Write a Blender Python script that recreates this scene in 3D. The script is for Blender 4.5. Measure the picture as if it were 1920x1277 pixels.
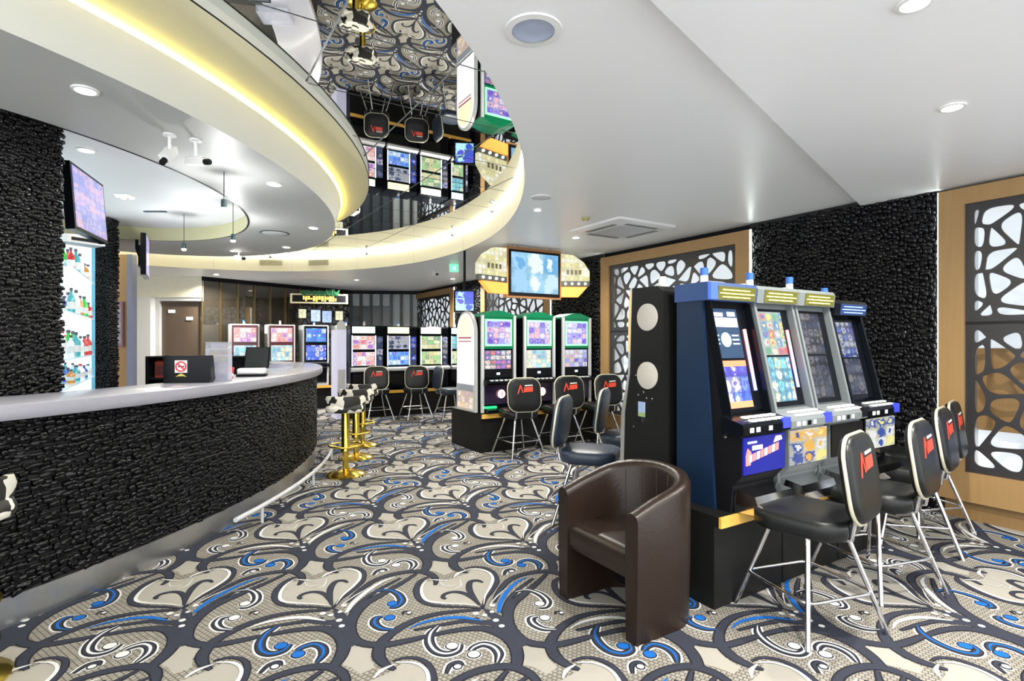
import bpy, math, random
from mathutils import Vector, Matrix
random.seed(7)
for o in list(bpy.data.objects): bpy.data.objects.remove(o)
scene = bpy.context.scene
COL = scene.collection
PI = math.pi

# ---------------------------------------------------------------- camera, world, exposure
F, CX, CY, EYE = 1020.0, 960.0, 641.0, 1.4
cam_d = bpy.data.cameras.new('camera'); cam = bpy.data.objects.new('camera', cam_d); COL.objects.link(cam)
cam.location = (0, 0, EYE); cam.rotation_euler = (PI/2, 0, 0)
cam_d.sensor_width = 36; cam_d.lens = F/1920*36; cam_d.shift_y = (CY-638.5)/1920
cam_d.clip_start = .02; cam_d.clip_end = 200
scene.camera = cam
world = bpy.data.worlds.new('world'); scene.world = world; world.use_nodes = True
bg = world.node_tree.nodes['Background']; bg.inputs[0].default_value = (.93, .97, 1, 1); bg.inputs[1].default_value = 2.5
scene.view_settings.view_transform = 'Standard'; scene.view_settings.look = 'None'
scene.view_settings.gamma = 1; scene.view_settings.use_curve_mapping = False
scene.view_settings.exposure = 0.75
CANOPY_SPOT, ROOM_SPOT, FAR_SPOT = 5, 26, 55

# room axes: U runs along the right wall away from the camera, V is square to it
TH = math.atan2(640, F)
U = Vector((-math.sin(TH), math.cos(TH), 0)); V = Vector((math.cos(TH), math.sin(TH), 0))
def gnd(px, py, z=0.0):
    y = (EYE-z)*F/(py-CY); return Vector(((px-CX)/F*y, y, z))
def at(px, py, y): return Vector(((px-CX)/F*y, y, EYE-(py-CY)/F*y))

# ---------------------------------------------------------------- materials
MATS = {}
def M(name, col, rough=.5, metal=0., emit=None, es=0., var=.06, nscale=12., bump=0., trans=0., coat=0., spec=None, alpha=1.):
    if name in MATS: return MATS[name]
    m = bpy.data.materials.new(name); m.use_nodes = True; nt = m.node_tree; b = nt.nodes['Principled BSDF']
    tc = nt.nodes.new('ShaderNodeTexCoord'); nz = nt.nodes.new('ShaderNodeTexNoise'); nz.inputs['Scale'].default_value = nscale
    nz.inputs['Detail'].default_value = 4
    nt.links.new(tc.outputs['Object'], nz.inputs['Vector'])
    mx = nt.nodes.new('ShaderNodeMix'); mx.data_type = 'RGBA'
    mx.inputs[6].default_value = tuple(c*(1-var) for c in col)+(1,); mx.inputs[7].default_value = tuple(min(1, c*(1+var)) for c in col)+(1,)
    nt.links.new(nz.outputs['Fac'], mx.inputs[0]); nt.links.new(mx.outputs[2], b.inputs['Base Color'])
    b.inputs['Roughness'].default_value = rough; b.inputs['Metallic'].default_value = metal
    if spec is not None: b.inputs['Specular IOR Level'].default_value = spec
    if emit: b.inputs['Emission Color'].default_value = tuple(emit)+(1,); b.inputs['Emission Strength'].default_value = es
    if trans: b.inputs['Transmission Weight'].default_value = trans
    if coat: b.inputs['Coat Weight'].default_value = coat; b.inputs['Coat Roughness'].default_value = .08
    if alpha < 1: b.inputs['Alpha'].default_value = alpha
    if bump:
        bp = nt.nodes.new('ShaderNodeBump'); bp.inputs['Strength'].default_value = bump; bp.inputs['Distance'].default_value = .01
        nt.links.new(nz.outputs['Fac'], bp.inputs['Height']); nt.links.new(bp.outputs['Normal'], b.inputs['Normal'])
    MATS[name] = m; return m
def wood(name, c1, c2, scale=3., rough=.42, stretch=(1, 1, .06)):
    if name in MATS: return MATS[name]
    m = M(name, c1, rough); nt = m.node_tree; nz = [n for n in nt.nodes if n.type == 'TEX_NOISE'][0]
    mp = nt.nodes.new('ShaderNodeMapping'); mp.inputs['Scale'].default_value = stretch
    tc = [n for n in nt.nodes if n.type == 'TEX_COORD'][0]
    nt.links.new(tc.outputs['Object'], mp.inputs['Vector']); nt.links.new(mp.outputs['Vector'], nz.inputs['Vector'])
    nz.inputs['Scale'].default_value = scale*12; nz.inputs['Detail'].default_value = 6
    mx = [n for n in nt.nodes if n.type == 'MIX'][0]; mx.inputs[6].default_value = c1+(1,); mx.inputs[7].default_value = c2+(1,)
    return m
def screen(name, nx, nz_, pal, bgc, es=1.2, disc=.42, seed=0.):
    """lit game screen: a grid of irregular coloured symbols on a coloured ground, all by nodes"""
    m = bpy.data.materials.new(name); m.use_nodes = True; nt = m.node_tree; N = nt.nodes; L = nt.links
    b = N['Principled BSDF']; tc = N.new('ShaderNodeTexCoord')
    def vm(op, a, v):
        n = N.new('ShaderNodeVectorMath'); n.operation = op; L.new(a, n.inputs[0])
        if v is not None: n.inputs[1].default_value = v
        return n
    def mix(f, a, b_):
        n = N.new('ShaderNodeMix'); n.data_type = 'RGBA'
        for k, q in ((0, f), (6, a), (7, b_)):
            if hasattr(q, 'links'): L.new(q, n.inputs[k])
            else: n.inputs[k].default_value = q
        return n.outputs[2]
    def ramp(fac):
        cr = N.new('ShaderNodeValToRGB'); cr.color_ramp.interpolation = 'CONSTANT'; el = cr.color_ramp.elements
        while len(el) < len(pal): el.new(.5)
        for i, c in enumerate(pal): el[i].position = i/len(pal); el[i].color = tuple(c)+(1,)
        L.new(fac, cr.inputs['Fac']); return cr.outputs['Color']
    mul = vm('MULTIPLY', tc.outputs['Generated'], (nx, 0, nz_))
    add = vm('ADD', mul.outputs[0], (.001+seed*37, .5, .001+seed*53))
    fl = vm('FLOOR', add.outputs[0], None); fr = vm('FRACTION', add.outputs[0], None)
    wn = N.new('ShaderNodeTexWhiteNoise'); wn.noise_dimensions = '3D'; L.new(fl.outputs[0], wn.inputs['Vector'])
    sh = vm('ADD', fl.outputs[0], (7.3, 1.7, 3.1)); wn2 = N.new('ShaderNodeTexWhiteNoise'); wn2.noise_dimensions = '3D'; L.new(sh.outputs[0], wn2.inputs['Vector'])
    # symbol outline: distance to the cell centre bent by noise
    nzs = N.new('ShaderNodeTexNoise'); nzs.inputs['Scale'].default_value = 3.2; nzs.inputs['Detail'].default_value = 2; L.new(add.outputs[0], nzs.inputs['Vector'])
    ds = vm('DISTANCE', fr.outputs[0], (.5, .5, .5))
    ad = N.new('ShaderNodeMath'); ad.operation = 'MULTIPLY_ADD'; L.new(nzs.outputs['Fac'], ad.inputs[0]); ad.inputs[1].default_value = 1.1; L.new(ds.outputs['Value'], ad.inputs[2])
    mr = N.new('ShaderNodeMapRange'); L.new(ad.outputs[0], mr.inputs[0]); mr.inputs[1].default_value = disc+.42; mr.inputs[2].default_value = disc+.58; mr.inputs[3].default_value = 1; mr.inputs[4].default_value = 0
    mr2 = N.new('ShaderNodeMapRange'); L.new(ad.outputs[0], mr2.inputs[0]); mr2.inputs[1].default_value = disc+.20; mr2.inputs[2].default_value = disc+.30; mr2.inputs[3].default_value = 1; mr2.inputs[4].default_value = 0
    nz2 = N.new('ShaderNodeTexNoise'); nz2.inputs['Scale'].default_value = 2.6; nz2.inputs['Detail'].default_value = 5; L.new(tc.outputs['Generated'], nz2.inputs['Vector'])
    g = mix(nz2.outputs['Fac'], tuple(c*.3 for c in bgc)+(1,), tuple(min(1, c*1.5) for c in bgc)+(1,))
    g2 = mix(.22, g, ramp(wn.outputs['Value']))
    a1 = mix(mr.outputs[0], g2, ramp(wn.outputs['Value'])); a2 = mix(mr2.outputs[0], a1, ramp(wn2.outputs['Value']))
    b.inputs['Base Color'].default_value = (.01, .01, .012, 1); b.inputs['Roughness'].default_value = .12
    L.new(a2, b.inputs['Emission Color']); b.inputs['Emission Strength'].default_value = es*.66
    return m
def lit(name, col, es): return M(name, tuple(c*.6 for c in col), .4, emit=col, es=es*(.72 if es < 1.6 else 1), var=.02)

WHITE = M('white_paint', (.78, .79, .80), .62, var=.015, nscale=3)
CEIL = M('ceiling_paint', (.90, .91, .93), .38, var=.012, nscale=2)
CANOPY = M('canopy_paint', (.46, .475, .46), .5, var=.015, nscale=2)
CREAM = M('cream_paint', (.80, .76, .60), .55, var=.02, nscale=3)
BLACKCHIP = M('black_chip', (.004, .004, .005), .13, var=.3, nscale=40, spec=.26)
BLACKBACK = M('black_backing', (.004, .004, .005), .6)
CHROME = M('chrome', (.78, .78, .80), .12, 1.)
STEEL = M('brushed_steel', (.62, .63, .64), .32, 1., nscale=30, var=.1)
GOLD = M('brass', (.80, .58, .10), .2, 1., var=.05)
BLACK = M('black_plastic', (.006, .006, .008), .42, spec=.12)
BLACKG = M('black_gloss', (.004, .005, .007), .16, spec=.13)
DGREY = M('dark_grey_laminate', (.011, .011, .0105), .42, var=.1, spec=.14)
GREY = M('grey_metal_paint', (.155, .175, .18), .4)
LGREY = M('light_grey', (.55, .56, .58), .4)
WHITEP = M('white_plastic', (.80, .80, .80), .35)
LEATHER = M('brown_leather', (.017, .0095, .0065), .36, var=.2, nscale=60, bump=.12, spec=.3)
VINYL = M('black_vinyl', (.008, .009, .009), .36, var=.12, nscale=70, bump=.08, spec=.3)
BLUEVINYL = M('navy_vinyl', (.022, .035, .06), .4, var=.12, nscale=60)
AMBER = wood('amber_edge_wood', (.62, .34, .055), (.80, .48, .10), 2, .35, (.15, 1, 1))
OAK = wood('oak_veneer', (.30, .175, .065), (.38, .235, .10), 3)
LATTICE = M('dark_bronze_panel', (.045, .043, .046), .35, .3, var=.1)
COUNTER = M('grey_stone_counter', (.34, .335, .385), .25, var=.05, nscale=45, coat=.2)
MIRROR = M('mirror_glass', (.80, .82, .82), .012, 1., var=.0)
JOINT = M('mirror_joint', (.72, .74, .74), .3, .6)
SMOKED = M('smoked_glass', (.035, .030, .022), .04, 0., var=.3, nscale=1.2, spec=1.)
REDLOGO = M('red_print', (.62, .055, .025), .5)
WHITEPRINT = M('white_print', (.75, .72, .68), .5)
BLUEP = M('blue_plastic', (.03, .13, .55), .3)
GREENP = M('green_glass', (.02, .55, .05), .15, emit=(.02, .6, .03), es=.15)

# ---------------------------------------------------------------- geometry helpers
class MB:
    def __init__(s): s.v = []; s.f = []
    def add(s, vs, fs):
        n = len(s.v); s.v += [tuple(p) for p in vs]; s.f += [tuple(i+n for i in q) for q in fs]; return s
    def box(s, x0, x1, y0, y1, z0, z1, T=None):
        vs = [Vector((x, y, z)) for z in (z0, z1) for y in (y0, y1) for x in (x0, x1)]
        if T: vs = [T @ p for p in vs]
        return s.add(vs, [(0, 2, 3, 1), (4, 5, 7, 6), (0, 1, 5, 4), (2, 6, 7, 3), (0, 4, 6, 2), (1, 3, 7, 5)])
    def prism(s, poly, a0, a1, ax='x', T=None):
        """poly in the plane square to ax, extruded from a0 to a1"""
        def P(p, a):
            q = {'x': (a, p[0], p[1]), 'y': (p[0], a, p[1]), 'z': (p[0], p[1], a)}[ax]
            q = Vector(q); return T @ q if T else q
        n = len(poly); vs = [P(p, a0) for p in poly]+[P(p, a1) for p in poly]
        fs = [tuple(range(n))[::-1], tuple(range(n, 2*n))]+[(i, (i+1) % n, n+(i+1) % n, n+i) for i in range(n)]
        return s.add(vs, fs)
    def tube(s, path, r, n=10, closed=False, cap=True):
        P = [Vector(p) for p in path]; m = len(P); rs = r if isinstance(r, (list, tuple)) else [r]*m
        rings = []; up = None
        for i, p in enumerate(P):
            a = P[i-1] if (i > 0 or closed) else p; c = P[(i+1) % m] if (i < m-1 or closed) else p
            t = (c-a).normalized()
            if up is None: up = t.orthogonal().normalized()
            up = (up-t*up.dot(t)).normalized(); w = t.cross(up)
            rings.append([p+(up*math.cos(k*2*PI/n)+w*math.sin(k*2*PI/n))*rs[i] for k in range(n)])
        vs = [q for R in rings for q in R]; fs = []
        for i in range(m if closed else m-1):
            j = (i+1) % m
            for k in range(n): fs.append((i*n+k, i*n+(k+1) % n, j*n+(k+1) % n, j*n+k))
        if cap and not closed: fs += [tuple(range(n))[::-1], tuple(range((m-1)*n, m*n))]
        return s.add(vs, fs)
    def lathe(s, prof, n=24, c=(0, 0, 0), T=None, cap=False):
        vs = []; fs = []; m = len(prof)
        for r, z in prof:
            for k in range(n):
                p = Vector((c[0]+r*math.cos(2*PI*k/n), c[1]+r*math.sin(2*PI*k/n), c[2]+z)); vs.append(T @ p if T else p)
        for i in range(m-1):
            for k in range(n): fs.append((i*n+k, i*n+(k+1) % n, (i+1)*n+(k+1) % n, (i+1)*n+k))
        if cap and prof[0][0] > 1e-5: fs.append(tuple(range(n))[::-1])
        if cap and prof[-1][0] > 1e-5: fs.append(tuple(range((m-1)*n, m*n)))
        return s.add(vs, fs)
    def loft(s, loops, cap=True, T=None):
        n = len(loops[0]); vs = [Vector(p) for L in loops for p in L]
        if T: vs = [T @ p for p in vs]
        fs = [(i*n+k, i*n+(k+1) % n, (i+1)*n+(k+1) % n, (i+1)*n+k) for i in range(len(loops)-1) for k in range(n)]
        if cap: fs += [tuple(range(n))[::-1], tuple(range((len(loops)-1)*n, len(loops)*n))]
        return s.add(vs, fs)
    def build(s, name, mat, parent=None, smooth=35):
        me = bpy.data.meshes.new(name); me.from_pydata(s.v, [], s.f); me.update()
        if smooth: me.shade_smooth(); me.set_sharp_from_angle(angle=math.radians(smooth))
        me.materials.append(mat)
        o = bpy.data.objects.new(name, me); COL.objects.link(o)
        if parent: o.parent = parent
        return o
def rrect(w, d, r, n=5):
    out = []
    for cx, cy, a0 in ((w/2-r, d/2-r, 0), (-w/2+r, d/2-r, 90), (-w/2+r, -d/2+r, 180), (w/2-r, -d/2+r, 270)):
        for k in range(n+1):
            a = math.radians(a0+90*k/n); out.append((cx+r*math.cos(a), cy+r*math.sin(a)))
    return out
def cushion(mb, w, d, h, r, bev, z0=0, T=None, dome=0, n=5):
    """rounded slab, soft edges, in the xy plane"""
    L = []
    for ins, z in ((bev, 0), (bev*.3, bev*.3), (0, bev), (0, h-bev), (bev*.3, h-bev*.3), (bev, h), (min(w, d)*.28, h+dome)):
        L.append([(x, y, z0+z) for x, y in rrect(w-2*ins, d-2*ins, max(.004, r-ins), n)])
    return mb.loft(L, True, T)
def thing(name, label, cat, loc=(0, 0, 0), rz=0, group=None):
    o = bpy.data.objects.new(name, None); COL.objects.link(o); o.empty_display_size = .1
    o.location = loc; o.rotation_euler = (0, 0, rz); o['label'] = label; o['category'] = cat
    if group: o['group'] = group
    return o
def tag(o, label, cat, group=None):
    o['label'] = label; o['category'] = cat
    if group: o['group'] = group
    return o
def struct(o, label=None):
    o['kind'] = 'structure'
    if label: o['label'] = label
    return o
def stuff(o): o['kind'] = 'stuff'; return o
def dup(root, loc, rz, label=None):
    def cp(o, par):
        c = o.copy(); COL.objects.link(c); c.parent = par
        for ch in list(o.children): cp(ch, c)
        return c
    r = cp(root, None); r.location = loc; r.rotation_euler = (0, 0, rz)
    if label: r['label'] = label
    return r
RZ = TH*0+math.atan2(V.y, V.x)      # local x along V, local y along U
def ell(c, a, b, n=96, z=0, t0=0, t1=2*PI, closed=True):
    m = n if closed else n+1
    return [Vector((c[0]+a*math.cos(t0+(t1-t0)*k/n), c[1]+b*math.sin(t0+(t1-t0)*k/n), z)) for k in range(m)]

# ================================================================ FLOOR with scroll carpet
CARPET = bpy.data.materials.new('carpet_beige'); CARPET.use_nodes = True
def carpet_nodes(m, c1, c2, grid=True):
    m.use_nodes = True
    nt = m.node_tree; N = nt.nodes; L = nt.links; b = N['Principled BSDF']; b.inputs['Roughness'].default_value = .95
    b.inputs['Specular IOR Level'].default_value = .15
    tc = N.new('ShaderNodeTexCoord'); nz = N.new('ShaderNodeTexNoise'); nz.inputs['Scale'].default_value = 260; L.new(tc.outputs['Object'], nz.inputs['Vector'])
    mx = N.new('ShaderNodeMix'); mx.data_type = 'RGBA'; mx.inputs[6].default_value = c1+(1,); mx.inputs[7].default_value = c2+(1,)
    if grid:
        br = N.new('ShaderNodeTexBrick'); br.inputs['Scale'].default_value = 1; br.offset = .5
        br.inputs['Brick Width'].default_value = .022; br.inputs['Row Height'].default_value = .022; br.inputs['Mortar Size'].default_value = .0026
        br.inputs['Mortar Smooth'].default_value = .3
        br.inputs['Color1'].default_value = c2+(1,); br.inputs['Color2'].default_value = tuple(.5*(p+q) for p, q in zip(c1, c2))+(1,)
        br.inputs['Mortar'].default_value = tuple(.55*p for p in c1)+(1,)
        mp = N.new('ShaderNodeMapping'); mp.inputs['Rotation'].default_value = (0, 0, .6); L.new(tc.outputs['Object'], mp.inputs['Vector']); L.new(mp.outputs[0], br.inputs['Vector'])
        mx.blend_type = 'MULTIPLY'; mx.inputs[0].default_value = .35
        L.new(br.outputs['Color'], mx.inputs[6]); L.new(nz.outputs['Fac'], mx.inputs[7])
    else: L.new(nz.outputs['Fac'], mx.inputs[0])
    L.new(mx.outputs[2], b.inputs['Base Color'])
    bp = N.new('ShaderNodeBump'); bp.inputs['Strength'].default_value = .25; bp.inputs['Distance'].default_value = .004
    L.new(nz.outputs['Fac'], bp.inputs['Height']); L.new(bp.outputs[0], b.inputs['Normal'])
carpet_nodes(CARPET, (.21, .194, .166), (.355, .332, .290))
floor = struct(MB().box(-10, 8, -2, 17, -.06, 0).build('floor', CARPET, None, 0), 'patterned beige carpet with dark scrolls and blue curls')
CP = {}
for nm, c1, c2 in (('plain', (.29, .275, .240), (.36, .342, .302)), ('black', (.010, .010, .014), (.022, .022, .030)), ('slate', (.024, .027, .040), (.040, .044, .062)),
                   ('white', (.54, .545, .545), (.64, .645, .645)), ('blue', (.006, .085, .34), (.012, .13, .46))):
    m = bpy.data.materials.new('carpet_'+nm); carpet_nodes(m, c1, c2, False); CP[nm] = m
ZS = .2604
def zp(p): q = gnd(560+p[0]*ZS, 1000+p[1]*ZS); return (q.x, q.y)
K0 = zp((1400, 600)); LA = (.786, 0.); LB = (.231, .972)
def loc(p, sh=0): q = zp(p); return (q[0]-K0[0]+sh*LA[0], q[1]-K0[1]+sh*LA[1])
def cr(pts, n=5):
    P = [pts[0]]+list(pts)+[pts[-1]]; out = []
    for i in range(1, len(P)-2):
        for k in range(n):
            t = k/n; o = []
            for d in (0, 1):
                a, b, c, e = P[i-1][d], P[i][d], P[i+1][d], P[i+2][d]
                o.append(.5*(2*b+(c-a)*t+(2*a-5*b+4*c-e)*t*t+(3*b-a-3*c+e)*t**3))
            out.append(tuple(o))
    out.append(tuple(pts[-1])); return out
LZ = {'plain': .0004, 'white': .0022, 'black': .0040, 'slate': .0058, 'accent_w': .0076, 'accent_k': .0078, 'acc_b': .0094, 'acc_k2': .0096, 'dot': .0112}
TILE = {k: ([], []) for k in ('plain', 'white', 'black', 'slate', 'accent_w', 'accent_k', 'dot', 'acc_b', 'acc_k2')}
NST = [0]
def addpoly(layer, vs, fs):
    NST[0] += 1; zz = LZ[layer]+NST[0]*2e-5
    v, f = TILE[layer]; n = len(v); v += [(p[0], p[1], zz) for p in vs]; f += [tuple(i+n for i in q) for q in fs]
def ribbon(layer, pts, prof, extra=0., n=5):
    q = cr(pts, n); m = len(q); vs = []
    for i, p in enumerate(q):
        a = q[max(0, i-1)]; c = q[min(m-1, i+1)]; dx, dy = c[0]-a[0], c[1]-a[1]; l = math.hypot(dx, dy) or 1
        t = i/(m-1)*(len(prof)-1); k = min(int(t), len(prof)-2); w = (prof[k]+(prof[k+1]-prof[k])*(t-k))/2+extra
        vs += [(p[0]-dy/l*w, p[1]+dx/l*w), (p[0]+dy/l*w, p[1]-dx/l*w)]
    addpoly(layer, vs, [(2*i, 2*i+1, 2*i+3, 2*i+2) for i in range(m-1)])
def disc(layer, c, r, n=12):
    addpoly(layer, [(c[0]+r*math.cos(2*PI*k/n), c[1]+r*math.sin(2*PI*k/n)) for k in range(n)], [tuple(range(n))])
def S(pts, sh=0): return [loc(p, sh) for p in pts]
def dark(pts, prof, sh=0, edge=.007, white=0.):
    P = S(pts, sh); prof = [w*.88 for w in prof]
    if white: ribbon('white', P, prof, white)
    ribbon('black', P, prof, edge); ribbon('slate', P, prof, 0)
# big strokes (traced over one knot of the carpet; those seen one knot further left are shifted by one period)
dark([(850, 290), (740, 360), (600, 440), (470, 515), (395, 600), (372, 690), (410, 770), (510, 803), (640, 803), (770, 778), (900, 748), (1020, 722)],
     [.012, .03, .045, .055, .055, .05, .045, .045, .04, .03, .02], 1)
dark([(350, 500), (440, 415), (560, 335), (700, 292), (850, 275), (945, 295), (988, 335), (982, 375)], [.012, .026, .035, .04, .045, .045, .03, .006], 1)
dark([(695, 985), (620, 945), (575, 880), (595, 795), (660, 730), (760, 665), (880, 612), (1010, 580), (1160, 562), (1310, 552)], [.008, .04, .055, .055, .045, .04, .035, .03, .022, .012])
dark([(900, 752), (1050, 716), (1200, 692), (1350, 690), (1475, 735), (1550, 805), (1575, 885), (1565, 965)], [.02, .028, .035, .05, .06, .06, .055, .045])
dark([(1190, 640), (1310, 645), (1420, 650), (1500, 720), (1570, 790), (1620, 815)], [.012, .045, .075, .075, .06, .04], 0, 0)
dark([(1335, 545), (1400, 590), (1460, 640), (1500, 690)], [.012, .06, .07, .05], 0, 0)
dark([(1480, 575), (1515, 480), (1590, 400), (1690, 325)], [.03, .024, .02, .008])
dark([(1300, 620), (1150, 640), (990, 668), (830, 700)], [.03, .024, .018, .006])
# fleur lobes
addpoly('plain', S([(1310, 528), (1180, 512), (1000, 507), (905, 475), (872, 415), (905, 352), (990, 338), (1085, 332), (1180, 300), (1250, 262), (1345, 268), (1395, 315), (1378, 395), (1330, 480)]), [tuple(range(14))])
addpoly('plain', S([(1610, 812), (1780, 832), (1795, 900), (1865, 965), (1790, 1015), (1690, 965), (1602, 942), (1612, 880)]), [tuple(range(8))])
ribbon('plain', S([(1230, 470), (1100, 480), (980, 460), (930, 410)]), [.01, .05, .05, .01]); ribbon('accent_w', S([(1010, 350), (1060, 385), (1130, 375)]), [.002, .006, .002]); ribbon('accent_w', S([(1160, 330), (1170, 380), (1120, 400)]), [.002, .007, .002])
dark([(1330, 545), (1200, 533), (1050, 528), (930, 512), (865, 465), (848, 405), (878, 345), (945, 312)], [.004, .014, .02, .026, .034, .034, .026, .008], 0, .005)
dark([(1328, 545), (1345, 475), (1395, 408), (1425, 345), (1400, 285), (1345, 252), (1265, 243), (1195, 256)], [.004, .016, .026, .032, .028, .02, .014, .006], 0, .005)
ribbon('accent_w', S([(1310, 528), (1190, 513), (1030, 505), (925, 487), (888, 440), (888, 385), (925, 338)]), [.003, .01, .014, .018, .018, .014, .004])
ribbon('accent_w', S([(1332, 515), (1345, 450), (1382, 385), (1398, 330), (1370, 285), (1300, 262), (1215, 262)]), [.003, .01, .016, .018, .016, .014, .006])
ribbon('accent_w', S([(1120, 318), (1150, 290), (1210, 268)]), [.006, .02, .006]); ribbon('accent_w', S([(945, 335), (1010, 340), (1075, 345)]), [.004, .014, .004])
dark([(1318, 535), (1255, 472), (1185, 432), (1110, 424), (1052, 440), (1038, 464), (1062, 474)], [.003, .02, .026, .022, .02, .02, .012], 0, .004)
dark([(1318, 535), (1262, 465), (1228, 402), (1236, 352), (1285, 342), (1328, 356)], [.003, .024, .036, .03, .024, .008], 0, .004)
ribbon('accent_w', S([(1375, 520), (1430, 455), (1500, 395)]), [.004, .008, .002])
# crescents by the knot
ribbon('acc_b', S([(1440, 575), (1452, 505), (1500, 425), (1570, 355), (1650, 318)]), [.018, .026, .026, .02, .003])
ribbon('acc_b', S([(790, 692), (900, 645), (1050, 615), (1180, 612), (1320, 634)]), [.003, .018, .026, .028, .006])
# curls
def curl(pts, prof, dot, r, sh, acc, side):
    P = S(pts, sh); ribbon('white', P, prof, .016); ribbon('black', P, prof, .007); ribbon('slate', P, prof, 0)
    c = loc(dot, sh); disc('white', c, r+.010); disc('accent_k', c, r+.006); disc(acc, c, r)
    if acc == 'acc_k2': ribbon(acc, P, [p*.36 for p in prof], 0)
curl([(545, 425), (640, 410), (715, 440), (742, 490), (705, 530), (655, 535)], [.008, .024, .034, .036, .03, .02], (675, 510), .026, 1, 'acc_k2', 1)
curl([(690, 697), (600, 690), (548, 655), (556, 615), (605, 602)], [.008, .03, .036, .03, .014], (655, 612), .026, 1, 'acc_k2', 1)
curl([(1005, 668), (952, 722), (942, 790), (985, 850), (1065, 872), (1142, 848), (1162, 802)], [.006, .03, .036, .036, .034, .028, .02], (1105, 815), .027, 0, 'acc_k2', -1)
curl([(1428, 935), (1442, 872), (1402, 822), (1330, 802), (1268, 822), (1236, 850)], [.01, .034, .036, .034, .028, .018], (1262, 876), .027, 0, 'acc_k2', -1)
curl([(1062, 1012), (1092, 952), (1150, 932), (1176, 958)], [.004, .014, .018, .014], (1145, 966), .016, 0, 'dot', -1)
ribbon('black', S([(748, 588), (758, 568), (800, 562)], 1), [.01, .016, .006]); disc('accent_k', loc((795, 577), 1), .016); disc('dot', loc((795, 577), 1), .011)
for d, r in (((1275, 583), .016), ((1340, 595), .013), ((1395, 525), .015), ((1392, 571), .012), ((1420, 632), .016), ((1462, 673), .015)): disc('dot', loc(d), r)
OUT = {k: ([], []) for k in CP}
for j in range(-4, 13):
    for i in range(-11, 9):
        ox, oy = K0[0]+i*LA[0]+j*LB[0], K0[1]+j*LB[1]
        if not (-6 < ox < 5.2 and -1 < oy < 14): continue
        if abs(ox) > max(oy, 0)*1.05+1.9 or ((ox+4.3)/1.75)**2+((oy-4.75)/3.3)**2 < 1: continue
        wq = Vector((ox, oy, 0))-Vector((3.14, 4.91, 0))
        if wq.dot(V) > .9: continue
        blue = (i+j) % 2 == 0
        for ly, (v, f) in TILE.items():
            key = {'plain': 'plain', 'white': 'white', 'black': 'black', 'slate': 'slate', 'accent_w': 'white', 'accent_k': 'black', 'dot': 'white',
                   'acc_b': 'blue' if blue else 'white', 'acc_k2': 'white' if blue else 'blue'}[ly]
            OV, OF = OUT[key]; n = len(OV)
            dz = ((i % 3)+3*(j % 3))*2e-6; OV.extend((p[0]+ox, p[1]+oy, p[2]*.35+dz) for p in v); OF.extend(tuple(a+n for a in q) for q in f)
for k, (v, f) in OUT.items():
    mb = MB(); mb.v = v; mb.f = f; o = stuff(mb.build('carpet_scroll', CP[k], floor, 0))

# ================================================================ CEILINGS
ZC, ZL, ZM = 2.68, 2.635, 2.99
HC, HA, HB = (-4.0, 4.37), 4.1, 5.5
hole = ell(HC, HA, HB, 120, ZC)
def to_rect(p, x0, x1, y0, y1):
    dx, dy = p.x-HC[0], p.y-HC[1]; t = min([((x1 if dx > 0 else x0)-HC[0])/dx if abs(dx) > 1e-6 else 1e9, ((y1 if dy > 0 else y0)-HC[1])/dy if abs(dy) > 1e-6 else 1e9])
    return Vector((HC[0]+dx*t, HC[1]+dy*t, p.z))
outer = [to_rect(p, -10, 8, -2, 17) for p in hole]
mb = MB(); n = len(hole)
mb.add(hole+outer+[p+Vector((0, 0, .05)) for p in outer]+[p+Vector((0, 0, .05)) for p in hole],
       [(k, n+k, n+(k+1) % n, (k+1) % n) for k in range(n)]+[(2*n+k, 3*n+k, 3*n+(k+1) % n, 2*n+(k+1) % n) for k in range(n)])
ceiling = struct(mb.build('ceiling', CEIL, None, 30), 'smooth white ceiling around the oval mirror recess')
d_step = Vector((2.69, 3.0, 0)).normalized(); p0 = Vector((.449, 1.91, 0))
L2 = p0-d_step*4.9; L1 = p0+d_step*5.2
low = struct(MB().prism([(L2.x, L2.y), (L2.x, -2), (8, -2), (8, 7), (L1.x, L1.y)], ZL, ZC-.001, 'z').build('ceiling', CEIL, None, 0), 'lowered white ceiling section over the right machines')
# fascia of the recess, mirror panels
mb = MB(); a = ell(HC, HA, HB, 120, ZC); b = ell(HC, HA, HB, 120, ZM+.03)
mb.add(a+b, [(k, (k+1) % n, n+(k+1) % n, n+k) for k in range(n)])
fascia = struct(mb.build('trim_1', CREAM, None, 60), 'curved white fascia of the oval ceiling recess')
seam = MB()
for k in range(0, 120, 6):
    p = a[k]; q = (Vector((HC[0], HC[1], ZC))-p); q.z = 0; q.normalize(); w = Vector((-q.y, q.x, 0))*.003
    seam.add([p+q*.004-w, p+q*.004+w, p+q*.004+w+Vector((0, 0, .3)), p+q*.004-w+Vector((0, 0, .3))], [(0, 1, 2, 3)])
seam.build('panel_joint', LGREY, fascia, 0)
strip = MB()
strip.tube([p+Vector((0, 0, ZM-ZC-.012))+((Vector((HC[0], HC[1], 0))-Vector((p.x, p.y, 0)))  .normalized()*.012) for p in ell(HC, HA, HB, 120, ZC)], .007, 6, True)
strip.build('led_strip', lit('cove_led', (1, .97, .88), 42), fascia, 60)
mirror = struct(MB().prism([(p.x, p.y) for p in ell(HC, HA+.02, HB+.02, 96)], ZM+.012, ZM+.03, 'z').build('ceiling', JOINT, None, 0), 'mirror panelled ceiling inside the oval recess')
def inside_h(p, g=0): return ((p.x-HC[0])/(HA+g))**2+((p.y-HC[1])/(HB+g))**2 < 1
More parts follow.
